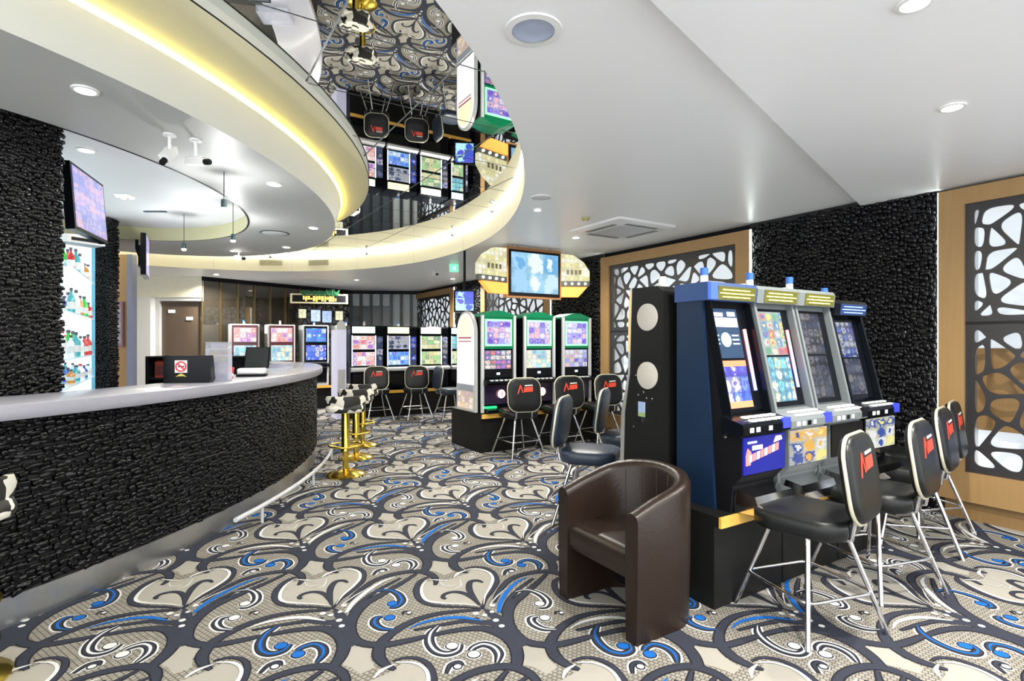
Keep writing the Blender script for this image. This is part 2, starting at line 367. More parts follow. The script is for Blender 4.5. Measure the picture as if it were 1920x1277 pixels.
def clip_ell(poly):
    out = []
    m = len(poly)
    for i in range(m):
        p, q = poly[i], poly[(i+1) % m]; ip, iq = inside_h(p, .01), inside_h(q, .01)
        if ip: out.append(p)
        if ip != iq:
            lo, hi = 0., 1.
            for _ in range(24):
                t = (lo+hi)/2
                if inside_h(p+(q-p)*t, .01) == ip: lo = t
                else: hi = t
            out.append(p+(q-p)*lo)
    return out
PS = .70; g = .006
for i in range(-11, 11):
    for j in range(-4, 17):
        c = [V*(i*PS+g)+U*(j*PS+g), V*((i+1)*PS-g)+U*(j*PS+g), V*((i+1)*PS-g)+U*((j+1)*PS-g), V*(i*PS+g)+U*((j+1)*PS-g)]
        dense = []
        for k in range(4):
            for s in range(6): dense.append(c[k]+(c[(k+1) % 4]-c[k])*(s/6))
        q = clip_ell(dense)
        if len(q) < 3: continue
        MB().prism([(p.x, p.y) for p in q], ZM, ZM+.011, 'z').build('mirror_panel', MIRROR, mirror, 0)

# bar canopy: dropped oval soffit with cove lit collar and an inner oval recess
EC, EA, EB = (-4.3, 4.3), 2.62, 3.85
IC, IA, IB = (-4.3, 4.4), 1.8, 2.5
canopy = thing('bar_canopy', 'two tier oval canopy with yellow cove light above the bar', 'canopy', (0, 0, 0))
def rings(specs, n=128):
    loops = [ell(c, a_, b_, n, z) for c, a_, b_, z in specs]; return MB().loft(loops, False)
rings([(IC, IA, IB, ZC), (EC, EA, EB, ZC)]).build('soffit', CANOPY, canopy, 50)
ZU = 2.93
UC, UA, UB = (-4.3, 3.95), 3.08, 4.05
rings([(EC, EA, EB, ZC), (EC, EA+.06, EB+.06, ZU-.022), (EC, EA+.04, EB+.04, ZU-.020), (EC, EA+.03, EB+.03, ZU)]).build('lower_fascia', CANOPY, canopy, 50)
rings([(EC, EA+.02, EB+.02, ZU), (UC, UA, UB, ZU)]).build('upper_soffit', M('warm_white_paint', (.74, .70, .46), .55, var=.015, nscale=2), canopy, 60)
rings([(UC, UA, UB, ZU), (UC, UA+.006, UB+.006, ZU), (UC, UA+.006, UB+.006, ZU+.006)]).build('edge_trim', BLACK, canopy, 30)
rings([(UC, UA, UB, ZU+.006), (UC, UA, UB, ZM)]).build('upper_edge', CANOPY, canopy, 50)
MB().tube(ell(EC, EA+.048, EB+.048, 128, ZU-.012), .007, 6, True).build('led_strip', lit('yellow_led', (1, .80, .16), 30), canopy, 60)
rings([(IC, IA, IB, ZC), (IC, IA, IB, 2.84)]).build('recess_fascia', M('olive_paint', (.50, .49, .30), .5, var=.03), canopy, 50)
rings([(IC, IA-.008, IB-.008, ZC-.002), (IC, IA+.012, IB+.012, ZC-.002)]).build('recess_trim', BLACK, canopy, 30)
rings([(IC, IA+.05, IB+.05, 2.84), (IC, .02, .02, 2.842)]).build('recess_ceiling', WHITE, canopy, 50)

# ================================================================ WALLS
W0 = Vector((3.14, 4.91, 0))            # point of the right wall plane (wood frame faces)
def wpt(t, off=0, z=0): return W0+U*t+V*off+Vector((0, 0, z))
WT = Matrix.Translation(W0) @ Matrix.Rotation(math.atan2(U.y, U.x), 4, 'Z')   # local x along U, local y = -V (towards room is +y)
# relief chips
def chip_mesh(seed):
    r = random.Random(seed); mb = MB(); L = []
    for s, h in ((.5, 0), (.47, .45), (.33, .85), (.12, 1.)):
        jit = .05 if 0 < h < 1 else 0
        L.append([(x*s*2*.5+r.uniform(-jit, jit), y*s*2*.5+r.uniform(-jit, jit), h) for x, y in ((1, 1), (-1, 1), (-1, -1), (1, -1))])
    mb.loft(L, True); me = bpy.data.meshes.new('relief_chip'); me.from_pydata(mb.v, [], mb.f); me.shade_smooth(); me.materials.append(BLACKCHIP); return me
CHIPS = [chip_mesh(k) for k in range(5)]
CHIPV = [[Vector(v.co) for v in me.vertices] for me in CHIPS]; CHIPF = [[tuple(p.vertices) for p in me.polygons] for me in CHIPS]
def chips(parent, surf, L, z0, z1, cw, ch, dep, score, nind, seed, tilt=.22):
    """surf(s)->(point at z 0, tangent, normal). the nind chips that show largest become parts, the rest one stuff part"""
    r = random.Random(seed); items = []
    rows = int((z1-z0)/ch)
    for j in range(rows):
        s = r.uniform(0, cw)
        while s < L:
            w = cw*r.uniform(.6, 1.45); z = z0+(j+.5)*ch+r.uniform(-.45, .45)*ch
            p, t, nn = surf(min(L, s+w/2)); items.append((p+Vector((0, 0, z)), t, nn, w*1.04, ch*r.uniform(.85, 1.35), dep*r.uniform(.4, 1.3), r.uniform(-tilt, tilt), r.uniform(-.45, .45), r.uniform(-.55, .3), r.randrange(5)))
            s += w
    items.sort(key=lambda q: score(q[0]))
    mb = MB()
    for k, (p, t, nn, w, h, d, a, b, c, m) in enumerate(items):
        up = Vector((0, 0, 1)); R = Matrix((t, up, nn)).transposed().to_4x4()
        T = Matrix.Translation(p) @ R @ Matrix.Rotation(a, 4, 'Z') @ Matrix.Rotation(b, 4, 'Y') @ Matrix.Rotation(c, 4, 'X') @ Matrix.Diagonal((w, h, d, 1))
        if k < nind:
            o = bpy.data.objects.new('relief_chip', CHIPS[m]); COL.objects.link(o); o.parent = parent
            o.matrix_parent_inverse = Matrix.Identity(4); o.matrix_basis = parent.matrix_world.inverted() @ T if parent.type == 'EMPTY' else T
        else: mb.add([T @ v for v in CHIPV[m]], CHIPF[m])
    if mb.v:
        o = stuff(mb.build('chip_field', BLACKCHIP, parent, 0)); o.data.shade_smooth()
        if parent.type == 'EMPTY': o.matrix_basis = parent.matrix_world.inverted()
def dist(p): return p.length
def seg(t0):
    return lambda s: (wpt(t0+s, .055), -U*-1, -V)
FR = [(-3.0, -.59), (1.11, 3.5), (4.75, 7.1), (8.35, 10.7)]     # wood frames along the wall
WLAB = ['black wall of chipped relief right of the near machines', 'black wall of chipped relief behind the hanging sign', 'black wall of chipped relief at the far right']
for i in range(3):
    t0, t1 = FR[i][1], FR[i+1][0]
    wall_r = struct(MB().box(t0-.03, t1+.03, -.16, -.06, 0, 2.75, WT).build('wall_right', BLACKBACK, None, 0), WLAB[i])
    chips(wall_r, seg(t0), t1-t0, .02, 2.68, .034, .046, .026, (lambda p: (p-wpt(-.59)).length) , 300 if i == 0 else 0, 11+i)
# lattice screens
def voronoi(pts, w, h):
    cells = []
    for i, p in enumerate(pts):
        poly = [(0, 0), (w, 0), (w, h), (0, h)]
        for j, q in enumerate(pts):
            if i == j: continue
            mx, my = (p[0]+q[0])/2, (p[1]+q[1])/2; nx, ny = q[0]-p[0], q[1]-p[1]; out = []
            for k in range(len(poly)):
                a, b = poly[k], poly[(k+1) % len(poly)]
                da = (a[0]-mx)*nx+(a[1]-my)*ny; db = (b[0]-mx)*nx+(b[1]-my)*ny
                if da <= 0: out.append(a)
                if (da < 0) != (db < 0) and da != db:
                    t = da/(da-db); out.append((a[0]+(b[0]-a[0])*t, a[1]+(b[1]-a[1])*t))
            poly = out
            if not poly: break
        if len(poly) > 2: cells.append(poly)
    return cells
def shrink(poly, d):
    m = len(poly); out = poly
    for k in range(m):
        a, b = poly[k], poly[(k+1) % m]; ex, ey = b[0]-a[0], b[1]-a[1]; l = math.hypot(ex, ey)
        if l < 1e-6: continue
        nx, ny = -ey/l, ex/l; cx, cy = a[0]+nx*d, a[1]+ny*d; res = []
        for i in range(len(out)):
            p, q = out[i], out[(i+1) % len(out)]; dp = (p[0]-cx)*nx+(p[1]-cy)*ny; dq = (q[0]-cx)*nx+(q[1]-cy)*ny
            if dp >= 0: res.append(p)
            if (dp < 0) != (dq < 0) and dp != dq: t = dp/(dp-dq); res.append((p[0]+(q[0]-p[0])*t, p[1]+(q[1]-p[1])*t))
        out = res
        if len(out) < 3: return []
    return out
def chaikin(p, it=2, c=.25):
    for _ in range(it):
        o = []
        for i in range(len(p)):
            a, b = p[i], p[(i+1) % len(p)]
            o += [(a[0]+(b[0]-a[0])*c, a[1]+(b[1]-a[1])*c), (a[0]+(b[0]-a[0])*(1-c), a[1]+(b[1]-a[1])*(1-c))]
        p = o
    return p
def area(p): return .5*sum(p[i][0]*p[(i+1) % len(p)][1]-p[(i+1) % len(p)][0]*p[i][1] for i in range(len(p)))
def lattice_mesh(w, h, th, seed):
    r = random.Random(seed); pts = []
    cs = []
    for jy in range(int(h/.43)+2):
        for ix in range(int(w/.45)+2): cs.append(((ix+(.5 if jy % 2 else 0))*.45+.14+r.uniform(-.05, .05), jy*.42+.17+r.uniform(-.05, .05)))
    for cx, cy in cs:
        k = r.choice((6, 7, 7)); a0 = r.uniform(0, 6.28)
        for i in range(k):
            a = a0+2*PI*i/k+r.uniform(-.1, .1); rr = .145*r.uniform(.92, 1.1); x, y = cx+rr*math.cos(a), cy+rr*math.sin(a)
            if .0 < x < w and .0 < y < h and all(math.hypot(x-p[0], y-p[1]) > .075 for p in pts): pts.append((x, y))
    cu = bpy.data.curves.new('lat', 'CURVE'); cu.dimensions = '2D'; cu.fill_mode = 'BOTH'; cu.extrude = th/2
    def spl(p):
        s = cu.splines.new('POLY'); s.points.add(len(p)-1); s.use_cyclic_u = True
        for q, (x, y) in zip(s.points, p): q.co = (x, y, 0, 1)
    spl([(-.012, -.012), (w+.012, -.012), (w+.012, h+.012), (-.012, h+.012)])
    m = .055
    for c in voronoi(pts, w, h):
        c = [(min(max(x, m-.014), w-m+.014), min(max(y, m-.014), h-m+.014)) for x, y in c]
        if area(c) < 0: c = c[::-1]
        q = shrink(c, .0145)
        if len(q) >= 3 and abs(area(q)) > .0009: spl(chaikin(q, 3, .22))
    o = bpy.data.objects.new('lat', cu); COL.objects.link(o); dg = bpy.context.evaluated_depsgraph_get()
    me = bpy.data.meshes.new_from_object(o.evaluated_get(dg)); bpy.data.objects.remove(o); me.materials.clear(); me.materials.append(LATTICE)
    return me
ZB, ZT = .15, 2.61
FL = ['near wood framed lattice screen at the right edge of view', 'wood framed lattice screen behind the speaker cabinet', 'wood framed lattice screen behind the green lit machines', 'farthest wood framed lattice screen at the back of the room']
GLOW = lit('glow_stand_in', (.86, .94, 1.), .55)  # glowing sheet stands in for the bright space seen through the lattice
for i, (t0, t1) in enumerate(FR):
    s = thing('lattice_screen', FL[i], 'screen', wpt(t0), math.atan2(U.y, U.x), 'wood framed lattice screens on the right wall')
    w = t1-t0; e = .17
    # local x along the wall, y towards the room
    MB().box(0, e, -.12, 0, ZB, ZT).build('stile', OAK, s, 0); MB().box(w-e, w, -.12, 0, ZB, ZT).build('stile', OAK, s, 0)
    MB().box(0, w, -.16, -.10, ZT, 2.75).build('header', BLACK, s, 0)
    MB().box(e, w-e, -.12, 0, ZT-.13, ZT).build('top_rail', OAK, s, 0)
    MB().box(e, w-e, -.12, 0, ZB, ZB+.23).build('bottom_rail', OAK, s, 0)
    MB().box(.03, w-.03, -.12, -.05, 0, ZB).build('toe_board', wood('dark_oak', (.20, .12, .045), (.27, .16, .065)), s, 0)
    lw, lh = w-2*e, ZT-.13-ZB-.23
    mid = lh*.555
    for (b0, hh, sd) in ((0, mid, 5+i), (mid, lh-mid, 25+i)):
        o = bpy.data.objects.new('lattice_panel', lattice_mesh(lw, hh, .016, sd)); COL.objects.link(o); o.parent = s
        o.rotation_euler = (PI/2, 0, 0); o.location = (e, -.035, ZB+.23+b0)
    MB().box(e, w-e, -.3, -.29, ZB+.23, ZT-.13).build('glow_stand_in', GLOW, s, 0)
    MB().box(e-.02, e, -.3, -.05, ZB+.2, ZT-.1).build('niche_side', WHITE, s, 0); MB().box(w-e, w-e+.02, -.3, -.05, ZB+.2, ZT-.1).build('niche_side', WHITE, s, 0)
    if i == 0:
        for k, x in enumerate((.35, .95, 1.5)): MB().box(x, x+.05, -.285, -.255, ZB+.25, ZT-.15).build('mullion', BLACK, s, 0)
        MB().box(w-e-.75, w-e-.34, -.285, -.2, ZB+.3, 1.15).build('blue_banner', M('blue_cloth', (.05, .10, .55), .6), s, 0)
        MB().box(w-e-.34, w-e-.02, -.285, -.2, ZB+.55, 1.35).build('wood_box', OAK, s, 0)
    # led strips at the edges that wash the chipped wall
    for x in ((w+.012,) if i == 0 else (-.012, w+.012)):
        MB().box(x-.012 if x > 0 else x+.002, x-.002 if x > 0 else x+.012, -.030, -.018, ZB+.1, ZT).build('led_strip', lit('edge_led', (.9, 1., .98), 14) if i < 2 else lit('edge_led_dim', (.9, 1, .98), 4), s, 0)

# back of the room: smoked glass wall with brass mullions, slatted wall, end wall
P1 = Vector((-6.08, 10.66, 0)); P2 = Vector((-4.02, 13.57, 0)); P3 = Vector((-2.30, 13.75, 0))
def frame(p, q): return Matrix.Translation(p) @ Matrix.Rotation(math.atan2(q.y-p.y, q.x-p.x), 4, 'Z'), (q-p).length
T, Lg = frame(P1, P2)
gw = struct(MB().box(0, Lg, .03, .08, 0, 2.68, T).build('window_1', M('dark_backing', (.05, .045, .035), .6), None, 0), 'smoked glass wall with thin brass mullions')
nb = 10
for k in range(nb):
    MB().box(k*Lg/nb+.012, (k+1)*Lg/nb-.012, .0, .02, .02, 2.62, T).build('pane', SMOKED, gw, 0)
    MB().box(k*Lg/nb-.012, k*Lg/nb+.012, -.03, .03, 0, 2.62, T).build('mullion', M('bronze', (.20, .14, .06), .3, .8), gw, 0)
MB().box(-.02, Lg, -.04, .03, 2.6, 2.68, T).build('head_rail', BLACK, gw, 0)
T2, L2_ = frame(P2, P3)
sw = struct(MB().box(0, L2_, .06, .1, 0, 2.68, T2).build('wall_back', M('pale_grey_wall', (.50, .55, .57), .5), None, 0), 'pale back wall behind dark upright slats')
for k in range(8):
    MB().box(k*L2_/7-.03, k*L2_/7+.03, -.04, .06, 0, 2.62, T2).build('slat', M('charcoal_slat', (.03, .035, .04), .4), sw, 0)
MB().box(-.02, L2_, -.05, .03, 2.6, 2.68, T2).build('head_rail', BLACK, sw, 0)
MB().box(0, L2_*.55, .02, .05, .9, 2.3, T2).build('dark_panel', M('slate_panel', (.08, .10, .12), .25), sw, 0)
struct(MB().box(-2.5, 0.5, 14.2, 14.3, 0, 2.7).build('wall_end', WHITE, None, 0), 'white end wall at the far right corner')
# back left: bulkhead, pillar, glazed shopfront
struct(MB().box(-7.9, -6.06, 10.62, 10.9, 2.27, 2.68).build('trim_2', M('pale_cream', (.80, .78, .66), .55), None, 0), 'cream bulkhead above the far left window')
struct(MB().box(-7.25, -6.98, 10.5, 10.75, 0, 2.27).build('wall_pillar', WHITE, None, 0), 'white pillar beside the far left window')
w2 = struct(MB().box(-6.95, -6.06, 10.72, 10.78, 0, 2.27).build('window_2', M('brown_dusk_view', (.10, .07, .05), .08, var=.35, nscale=1.5), None, 0), 'brown tinted window at the far left')
MB().box(-6.98, -6.90, 10.64, 10.80, 0, 2.27).build('window_frame', LGREY, w2, 0); MB().box(-6.90, -6.06, 10.64, 10.80, 2.2, 2.27).build('window_frame', LGREY, w2, 0)
for x, z in ((-6.7, 2.0), (-6.35, 1.86)): MB().box(x-.06, x+.06, 10.70, 10.72, z-.03, z+.03).build('light_panel', lit('exit_glow', (.75, .95, .95), 1.2), w2, 0)
struct(MB().box(-10, -9.9, -2, 17, 0, 3.3).build('wall_left', WHITE, None, 0), 'white wall at the far left')
struct(MB().box(-10, 8, 16.9, 17, 0, 3.3).build('wall_far', WHITE, None, 0), 'white far wall')

# ================================================================ BAR
BC, BA, BB = (-4.3, 4.75), 2.22, 3.8
A0, A1 = math.radians(-72), math.radians(86)
def bpt(th, off=0, z=0):
    x, y = BA*math.cos(th), BB*math.sin(th); n_ = Vector((math.cos(th)/BA, math.sin(th)/BB, 0)).normalized()
    return Vector((BC[0]+x, BC[1]+y, z))+n_*off, n_
def bar_arc(off, z, n=90, a=A0, b=A1): return [bpt(a+(b-a)*k/n, off)[0]+Vector((0, 0, z)) for k in range(n+1)]
def band(mb, specs, n=90, closed=True, a=A0, b=A1):
    """sweep a profile [(off,z)] along the bar"""
    arcs = [bar_arc(o, z, n, a, b) for o, z in specs]; m = len(arcs); vs = [arcs[i][k] for k in range(n+1) for i in range(m)]
    fs = [(k*m+i, k*m+(i+1) % m, (k+1)*m+(i+1) % m, (k+1)*m+i) for k in range(n) for i in range(m if closed else m-1)]
    if closed: fs += [tuple(range(m)), tuple(range(n*m, n*m+m))[::-1]]
    return mb.add(vs, fs)
bar = thing('bar_counter', 'long curved bar front clad in black glossy relief chips', 'bar', (0, 0, 0))
band(MB(), [(-.03, .15), (-.03, 1.02), (-.14, 1.02), (-.14, .15)]).build('front_panel', BLACKBACK, bar, 40)
band(MB(), [(-.02, .0), (-.02, .15), (-.14, .15), (-.14, .0)]).build('kick_plate', STEEL, bar, 40)
# arc length table for chips
tab = []; acc = 0; prev = None
for k in range(601):
    th = A0+(A1-A0)*k/600; p, nn = bpt(th, -.028)
    if prev is not None: acc += (p-prev).length
    tab.append((acc, th)); prev = p
def bar_surf(s):
    lo, hi = 0, 600
    while hi-lo > 1:
        m = (lo+hi)//2
        if tab[m][0] < s: lo = m
        else: hi = m
    f_ = (s-tab[lo][0])/max(1e-9, tab[hi][0]-tab[lo][0]); th = tab[lo][1]+(tab[hi][1]-tab[lo][1])*f_
    p, nn = bpt(th, -.028); return p, Vector((-nn.y, nn.x, 0)), nn
def barscore(p): return p.length if p.y > 2.3 and p.x > -p.y*.96 else 50+p.length
chips(bar, bar_surf, acc, .155, 1.015, .046, .0245, .020, barscore, 300, 3, .12)
MB_ = MB(); band(MB_, [(.055, 1.03), (.06, 1.06), (.055, 1.095), (.045, 1.10), (-.43, 1.10), (-.43, 1.021), (.045, 1.021)])
tag(MB_.build('countertop', COUNTER, None, 40), 'long grey stone countertop curving along the bar', 'countertop')
# inner work shelf behind the counter
tag(band(MB(), [(-.52, .0), (-.52, .86), (-.95, .86), (-.95, 0)], 40, True, math.radians(-14), math.radians(22)).build('work_counter', DGREY, None, 40), 'dark low work counter behind the bar', 'counter')
# foot rail
rail = thing('foot_rail', 'low chrome foot rail on posts along the bar foot', 'rail', (0, 0, 0))
ths = [math.radians(a) for a in (-13, -8, -3, 2, 8, 14, 20, 26, 32)]
MB().tube([bpt(t, .17)[0]+Vector((0, 0, .13)) for t in ths], .018, 10).build('rail', LGREY, rail, 60)
for t in (ths[1], ths[4], ths[7]):
    p = bpt(t, .17)[0]; MB().tube([p+Vector((0, 0, .0)), p+Vector((0, 0, .13))], .012, 8).build('post', LGREY, rail, 60)
# bar stools with cow hide seats
COW = bpy.data.materials.new('cow_hide'); COW.use_nodes = True
nt = COW.node_tree; b_ = nt.nodes['Principled BSDF']; tcn = nt.nodes.new('ShaderNodeTexCoord'); nzn = nt.nodes.new('ShaderNodeTexNoise'); nzn.inputs['Scale'].default_value = 9; nzn.inputs['Detail'].default_value = 1
rmp = nt.nodes.new('ShaderNodeValToRGB'); rmp.color_ramp.interpolation = 'CONSTANT'; rmp.color_ramp.elements[0].color = (.74, .71, .62, 1); rmp.color_ramp.elements[1].position = .55; rmp.color_ramp.elements[1].color = (.015, .014, .013, 1)
nt.links.new(tcn.outputs['Object'], nzn.inputs['Vector']); nt.links.new(nzn.outputs['Fac'], rmp.inputs['Fac']); nt.links.new(rmp.outputs['Color'], b_.inputs['Base Color']); b_.inputs['Roughness'].default_value = .6
def bar_stool(loc, rz, label):
    s = thing('bar_stool', label, 'stool', loc, rz, 'gold bar stools along the bar')
    MB().lathe([(.0, 0), (.20, 0), (.203, .012), (.185, .025), (.10, .05), (.045, .065), (.0, .066)], 36).build('base', GOLD, s, 40)
    MB().lathe([(.030, .06), (.030, .24), (.05, .25), (.05, .30), (.042, .31), (.042, .66), (.0, .665)], 24).build('column', GOLD, s, 40)
    ring = MB(); R = .165
    ring.tube([(R*math.cos(a*2*PI/32), .02+R*math.sin(a*2*PI/32), .31) for a in range(32)], .010, 8, True)
    ring.tube([(-R, .02, .31), (0, 0, .285), (R, .02, .31)], .009, 8)
    ring.build('footrest', GOLD, s, 60)
    st = MB(); cushion(st, .40, .38, .09, .12, .035, .665, dome=.012); st.build('seat', COW, s, 60)
    bk = MB(); L = []
    for z, rr, sw in ((.70, .195, 1.25), (.74, .205, 1.3), (.80, .215, 1.25), (.84, .21, 1.1)):
        o_ = [(rr*math.sin(t), -rr*math.cos(t)*.95, z) for t in [sw*(k/10*2-1) for k in range(11)]]
        i_ = [(x*.86, y*.86, z) for x, y, z in o_][::-1]; L.append(o_+i_)
    bk.loft(L, True).build('low_back', COW, s, 60)
    return s
bar_stool((-1.75, 5.72, 0), .3, 'gold pedestal bar stool nearest us with spotted hide seat')
bar_stool((-1.88, 6.55, 0), .2, 'gold pedestal bar stool second along the bar')
bar_stool((-2.02, 7.35, 0), .1, 'gold pedestal bar stool farthest along the bar')
bar_stool((-2.29, 2.2, 0), 1.0, 'bar stool with pale hide seat cut by the left photo edge')

# black chipped columns
def column(x0, x1, y0, y1, z1, label, near, nind):
    c = thing('chipped_column', label, 'column', ((x0+x1)/2, (y0+y1)/2, 0)); bpy.context.view_layer.update()
    T = Matrix.Translation((-(x0+x1)/2, -(y0+y1)/2, 0))
    MB().box(x0, x1, y0, y1, 0, z1, T).build('core', BLACKBACK, c, 0)
    pts = [Vector((x0, y0, 0)), Vector((x1, y0, 0)), Vector((x1, y1, 0))]
    l1 = (pts[1]-pts[0]).length; l2 = (pts[2]-pts[1]).length
    def sf(s):
        if s < l1: return pts[0]+Vector((s, 0, 0)), Vector((1, 0, 0)), Vector((0, -1, 0))
        return pts[1]+Vector((0, s-l1, 0)), Vector((0, 1, 0)), Vector((1, 0, 0))
    chips(c, sf, l1+l2, .8, z1, .034, .024, .02, near, nind, int(abs(x0)*100), .2)
column(-3.7, -2.84, 3.0, 3.42, 2.82, 'large black chipped column at the left photo edge', lambda p: p.length+(0 if p.x > -3.3 else 5), 300)
column(-5.0, -4.63, 6.25, 6.38, 2.83, 'slim black chipped column right of the lit bottle shelves', lambda p: 0, 0)

# back bar with lit glass shelves
QA = Vector((-3.45, 4.1, 0)); QB = QA+U*2.5
backbar = thing('bottle_shelf', 'lit white glass shelving behind the bar between the black columns', 'shelf', QA, math.atan2(U.y, U.x))
MB().box(-.2, 2.5, .30, .34, .8, 2.6).build('back_panel', lit('shelf_backlight', (.86, .95, 1.), .95), backbar, 0)
MB().box(2.42, 2.46, .0, .3, .8, 2.6).build('side_panel', MATS['shelf_backlight'], backbar, 0); MB().box(2.40, 2.425, -.02, .012, .8, 2.6).build('glass_edge', M('blue_glass_edge', (.10, .35, .50), .1, emit=(.15, .45, .6), es=.3), backbar, 0)
GLASS = M('shelf_glass', (.70, .85, .90), .05, 0, trans=.6, emit=(.6, .8, .9), es=.12)
SZ = (1.02, 1.26, 1.66, 2.06)
for z in SZ: MB().box(-.2, 2.42, -.02, .30, z-.012, z).build('glass_shelf', GLASS, backbar, 0)
bt = Matrix.Translation(QA) @ Matrix.Rotation(math.atan2(U.y, U.x), 4, 'Z')
bottle_cols = [('green', (.02, .50, .05)), ('clear', (.75, .80, .85)), ('blue', (.03, .10, .45)), ('amber', (.55, .22, .03)), ('red', (.55, .03, .03)), ('white', (.80, .80, .80)), ('teal', (.05, .35, .40))]
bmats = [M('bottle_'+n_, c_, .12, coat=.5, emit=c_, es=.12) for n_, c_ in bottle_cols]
rb = random.Random(4); cap_m = M('bottle_cap', (.10, .10, .12), .3, .5)
shelf_word = ['lowest', 'second', 'third', 'top']; used_b = {}
ordw = [q for q in 'first second third fourth fifth sixth seventh eighth ninth tenth eleventh twelfth thirteenth fourteenth fifteenth sixteenth'.split()]
ordw_ = ['first', 'second', 'third', 'fourth', 'fifth', 'sixth', 'seventh', 'eighth', 'ninth', 'tenth', 'eleventh', 'twelfth']
for si, z in enumerate(SZ):
    x = 2.36; k = 0
    while x > .95 and k < 15:
        ci = rb.randrange(7) if not (si == 2 and k in (2, 3)) else 0
        h = rb.uniform(.17, .27) if si else rb.uniform(.12, .16); r_ = rb.uniform(.030, .042)
        p = bt @ Vector((x, .04+(k % 3)*.085, z))
        b = thing('bottle', f'{bottle_cols[ci][0]} bottle on the {shelf_word[si]} lit shelf, {ordw[k]} from the slim column', 'bottle', p, 0, 'bottles on the lit shelves')
        MB().lathe([(0, 0), (r_, 0), (r_, h*.58), (r_*.8, h*.68), (r_*.34, h*.78), (r_*.32, h*.9), (0, h*.9)], 14).build('glass_body', bmats[ci], b, 40)
        MB().lathe([(r_*.4, h*.88), (r_*.42, h), (0, h)], 10).build('cap', cap_m if ci != 5 else bmats[4], b, 40)
        MB().lathe([(r_*1.02, h*.18), (r_*1.02, h*.46)], 14).build('paper_label', WHITEP, b, 40)
        x -= rb.uniform(.085, .12); k += 1
# wood panel, poster and back counter beyond
wp = thing('wood_wall_panel', 'upright oak panel behind the slim column', 'panel', (-5.75, 8.0, 0)); MB().box(-.4, .12, -.03, .03, 0, 2.68).build('board', OAK, wp, 0); MB().box(.12, .2, -.05, .05, 0, 2.68).build('edge_post', M('violet_grey', (.20, .22, .32), .4), wp, 0)
po = thing('framed_poster', 'pale framed poster on the oak panel', 'poster', (-5.72, 7.95, 1.35)); MB().box(-.17, .05, -.03, .0, -.02, .64).build('frame', M('maroon_frame', (.25, .12, .16), .4), po, 0); MB().box(-.15, .03, -.034, -.03, .02, .56).build('print', screen('poster_print', 3, 5, [(.7, .68, .7), (.55, .52, .6), (.75, .72, .72)], (.55, .52, .58), .35), po, 0)
bs = thing('back_shelf_unit', 'black open shelf unit with red packs behind the far bar end', 'shelf', (-4.55, 6.75, 0), .1)
MB().box(0, 1.35, .3, .34, .75, 1.22).box(0, 1.35, 0, .34, 1.2, 1.22).box(0, 1.35, 0, .34, .93, .95).box(0, .03, 0, .34, .75, 1.2).box(1.32, 1.35, 0, .34, .75, 1.2).build('carcass', BLACK, bs, 0)
MB().box(.05, .72, -.01, .0, .84, .87).build('gold_edge', M('pale_gold', (.55, .42, .2), .4), bs, 0)
for k, (x, w_, c_, nm) in enumerate(((.06, .13, (.35, .04, .02), 'dark red pack at the left of the black shelf unit'), (.27, .20, (.45, .06, .03), 'wider red pack beside the bowl on the black shelf unit'))):
    q = Matrix.Translation(bs.location) @ Matrix.Rotation(.1, 4, 'Z') @ Vector((x, .1, .95)); t = thing('snack_pack', nm, 'pack', q, .1); MB().prism([(0, 0), (.1, 0), (.1, .2), (.04, .22), (0, .2)], 0, w_, 'x').build('carton', M('pack_red%d' % k, c_, .4, var=.5, nscale=30), t, 0); MB().box(.01, w_-.01, -.004, 0, .03, .15).build('print', M('pack_print%d' % k, (.12, .02, .02), .4, var=.6, nscale=25), t, 0)
q = Matrix.Translation(bs.location) @ Matrix.Rotation(.1, 4, 'Z') @ Vector((.60, .12, .951)); t = thing('fruit_bowl', 'small white bowl with yellow content on the black shelf unit', 'bowl', q)
MB().lathe([(.0, 0), (.04, 0), (.09, .05), (.095, .06), (.085, .055), (.04, .012), (0, .012)], 20).build('bowl', WHITEP, t, 50); MB().lathe([(.08, .045), (.06, .065), (0, .075)], 16).build('content', M('yellow_food', (.75, .6, .05), .5), t, 50)
t = thing('till_printer', 'small pale blue till printer below the far bar end', 'printer', Matrix.Translation(bs.location) @ Matrix.Rotation(.1, 4, 'Z') @ Vector((.95, -.24, .862)), .1); MB().prism([(0, 0), (.2, 0), (.2, .13), (.05, .13), (0, .07)], 0, .24, 'x').build('housing', M('pale_blue', (.5, .58, .66), .4), t, 0); MB().box(.05, .11, -.003, 0, .02, .06).build('slot', BLACK, t, 0)

# things on the countertop
CT = 1.10
p = Vector((-2.37, 4.0, CT)); t = thing('till_monitor', 'black till monitor back with a no smoking sticker on the counter', 'monitor', p, .12)
MB().prism([(-.165, .0), (.150, 0), (.165, .03), (.150, .2), (-.165, .2)], -.035, .035, 'y').build('housing', BLACKG, t, 0)
s_ = MB().box(-.085, .0, -.039, -.036, .075, .165).build('sticker', WHITEP, t, 0)
MB().lathe([(.029, 0), (.029, .002), (.039, .002), (.039, 0)], 28, (0, 0, 0), Matrix.Translation((-.042, -.040, .12)) @ Matrix.Rotation(PI/2, 4, 'X')).build('red_ring', M('sign_red', (.65, .03, .05), .4), s_, 30)
MB().box(-.033, .033, -.0425, -.0405, -.005, .005, Matrix.Translation((-.042, 0, .12)) @ Matrix.Rotation(PI/4, 4, 'Y')).build('red_bar', MATS['sign_red'], s_, 0)
MB().box(-.062, -.020, -.0415, -.0395, .116, .124).build('cigarette', BLACK, s_, 0)
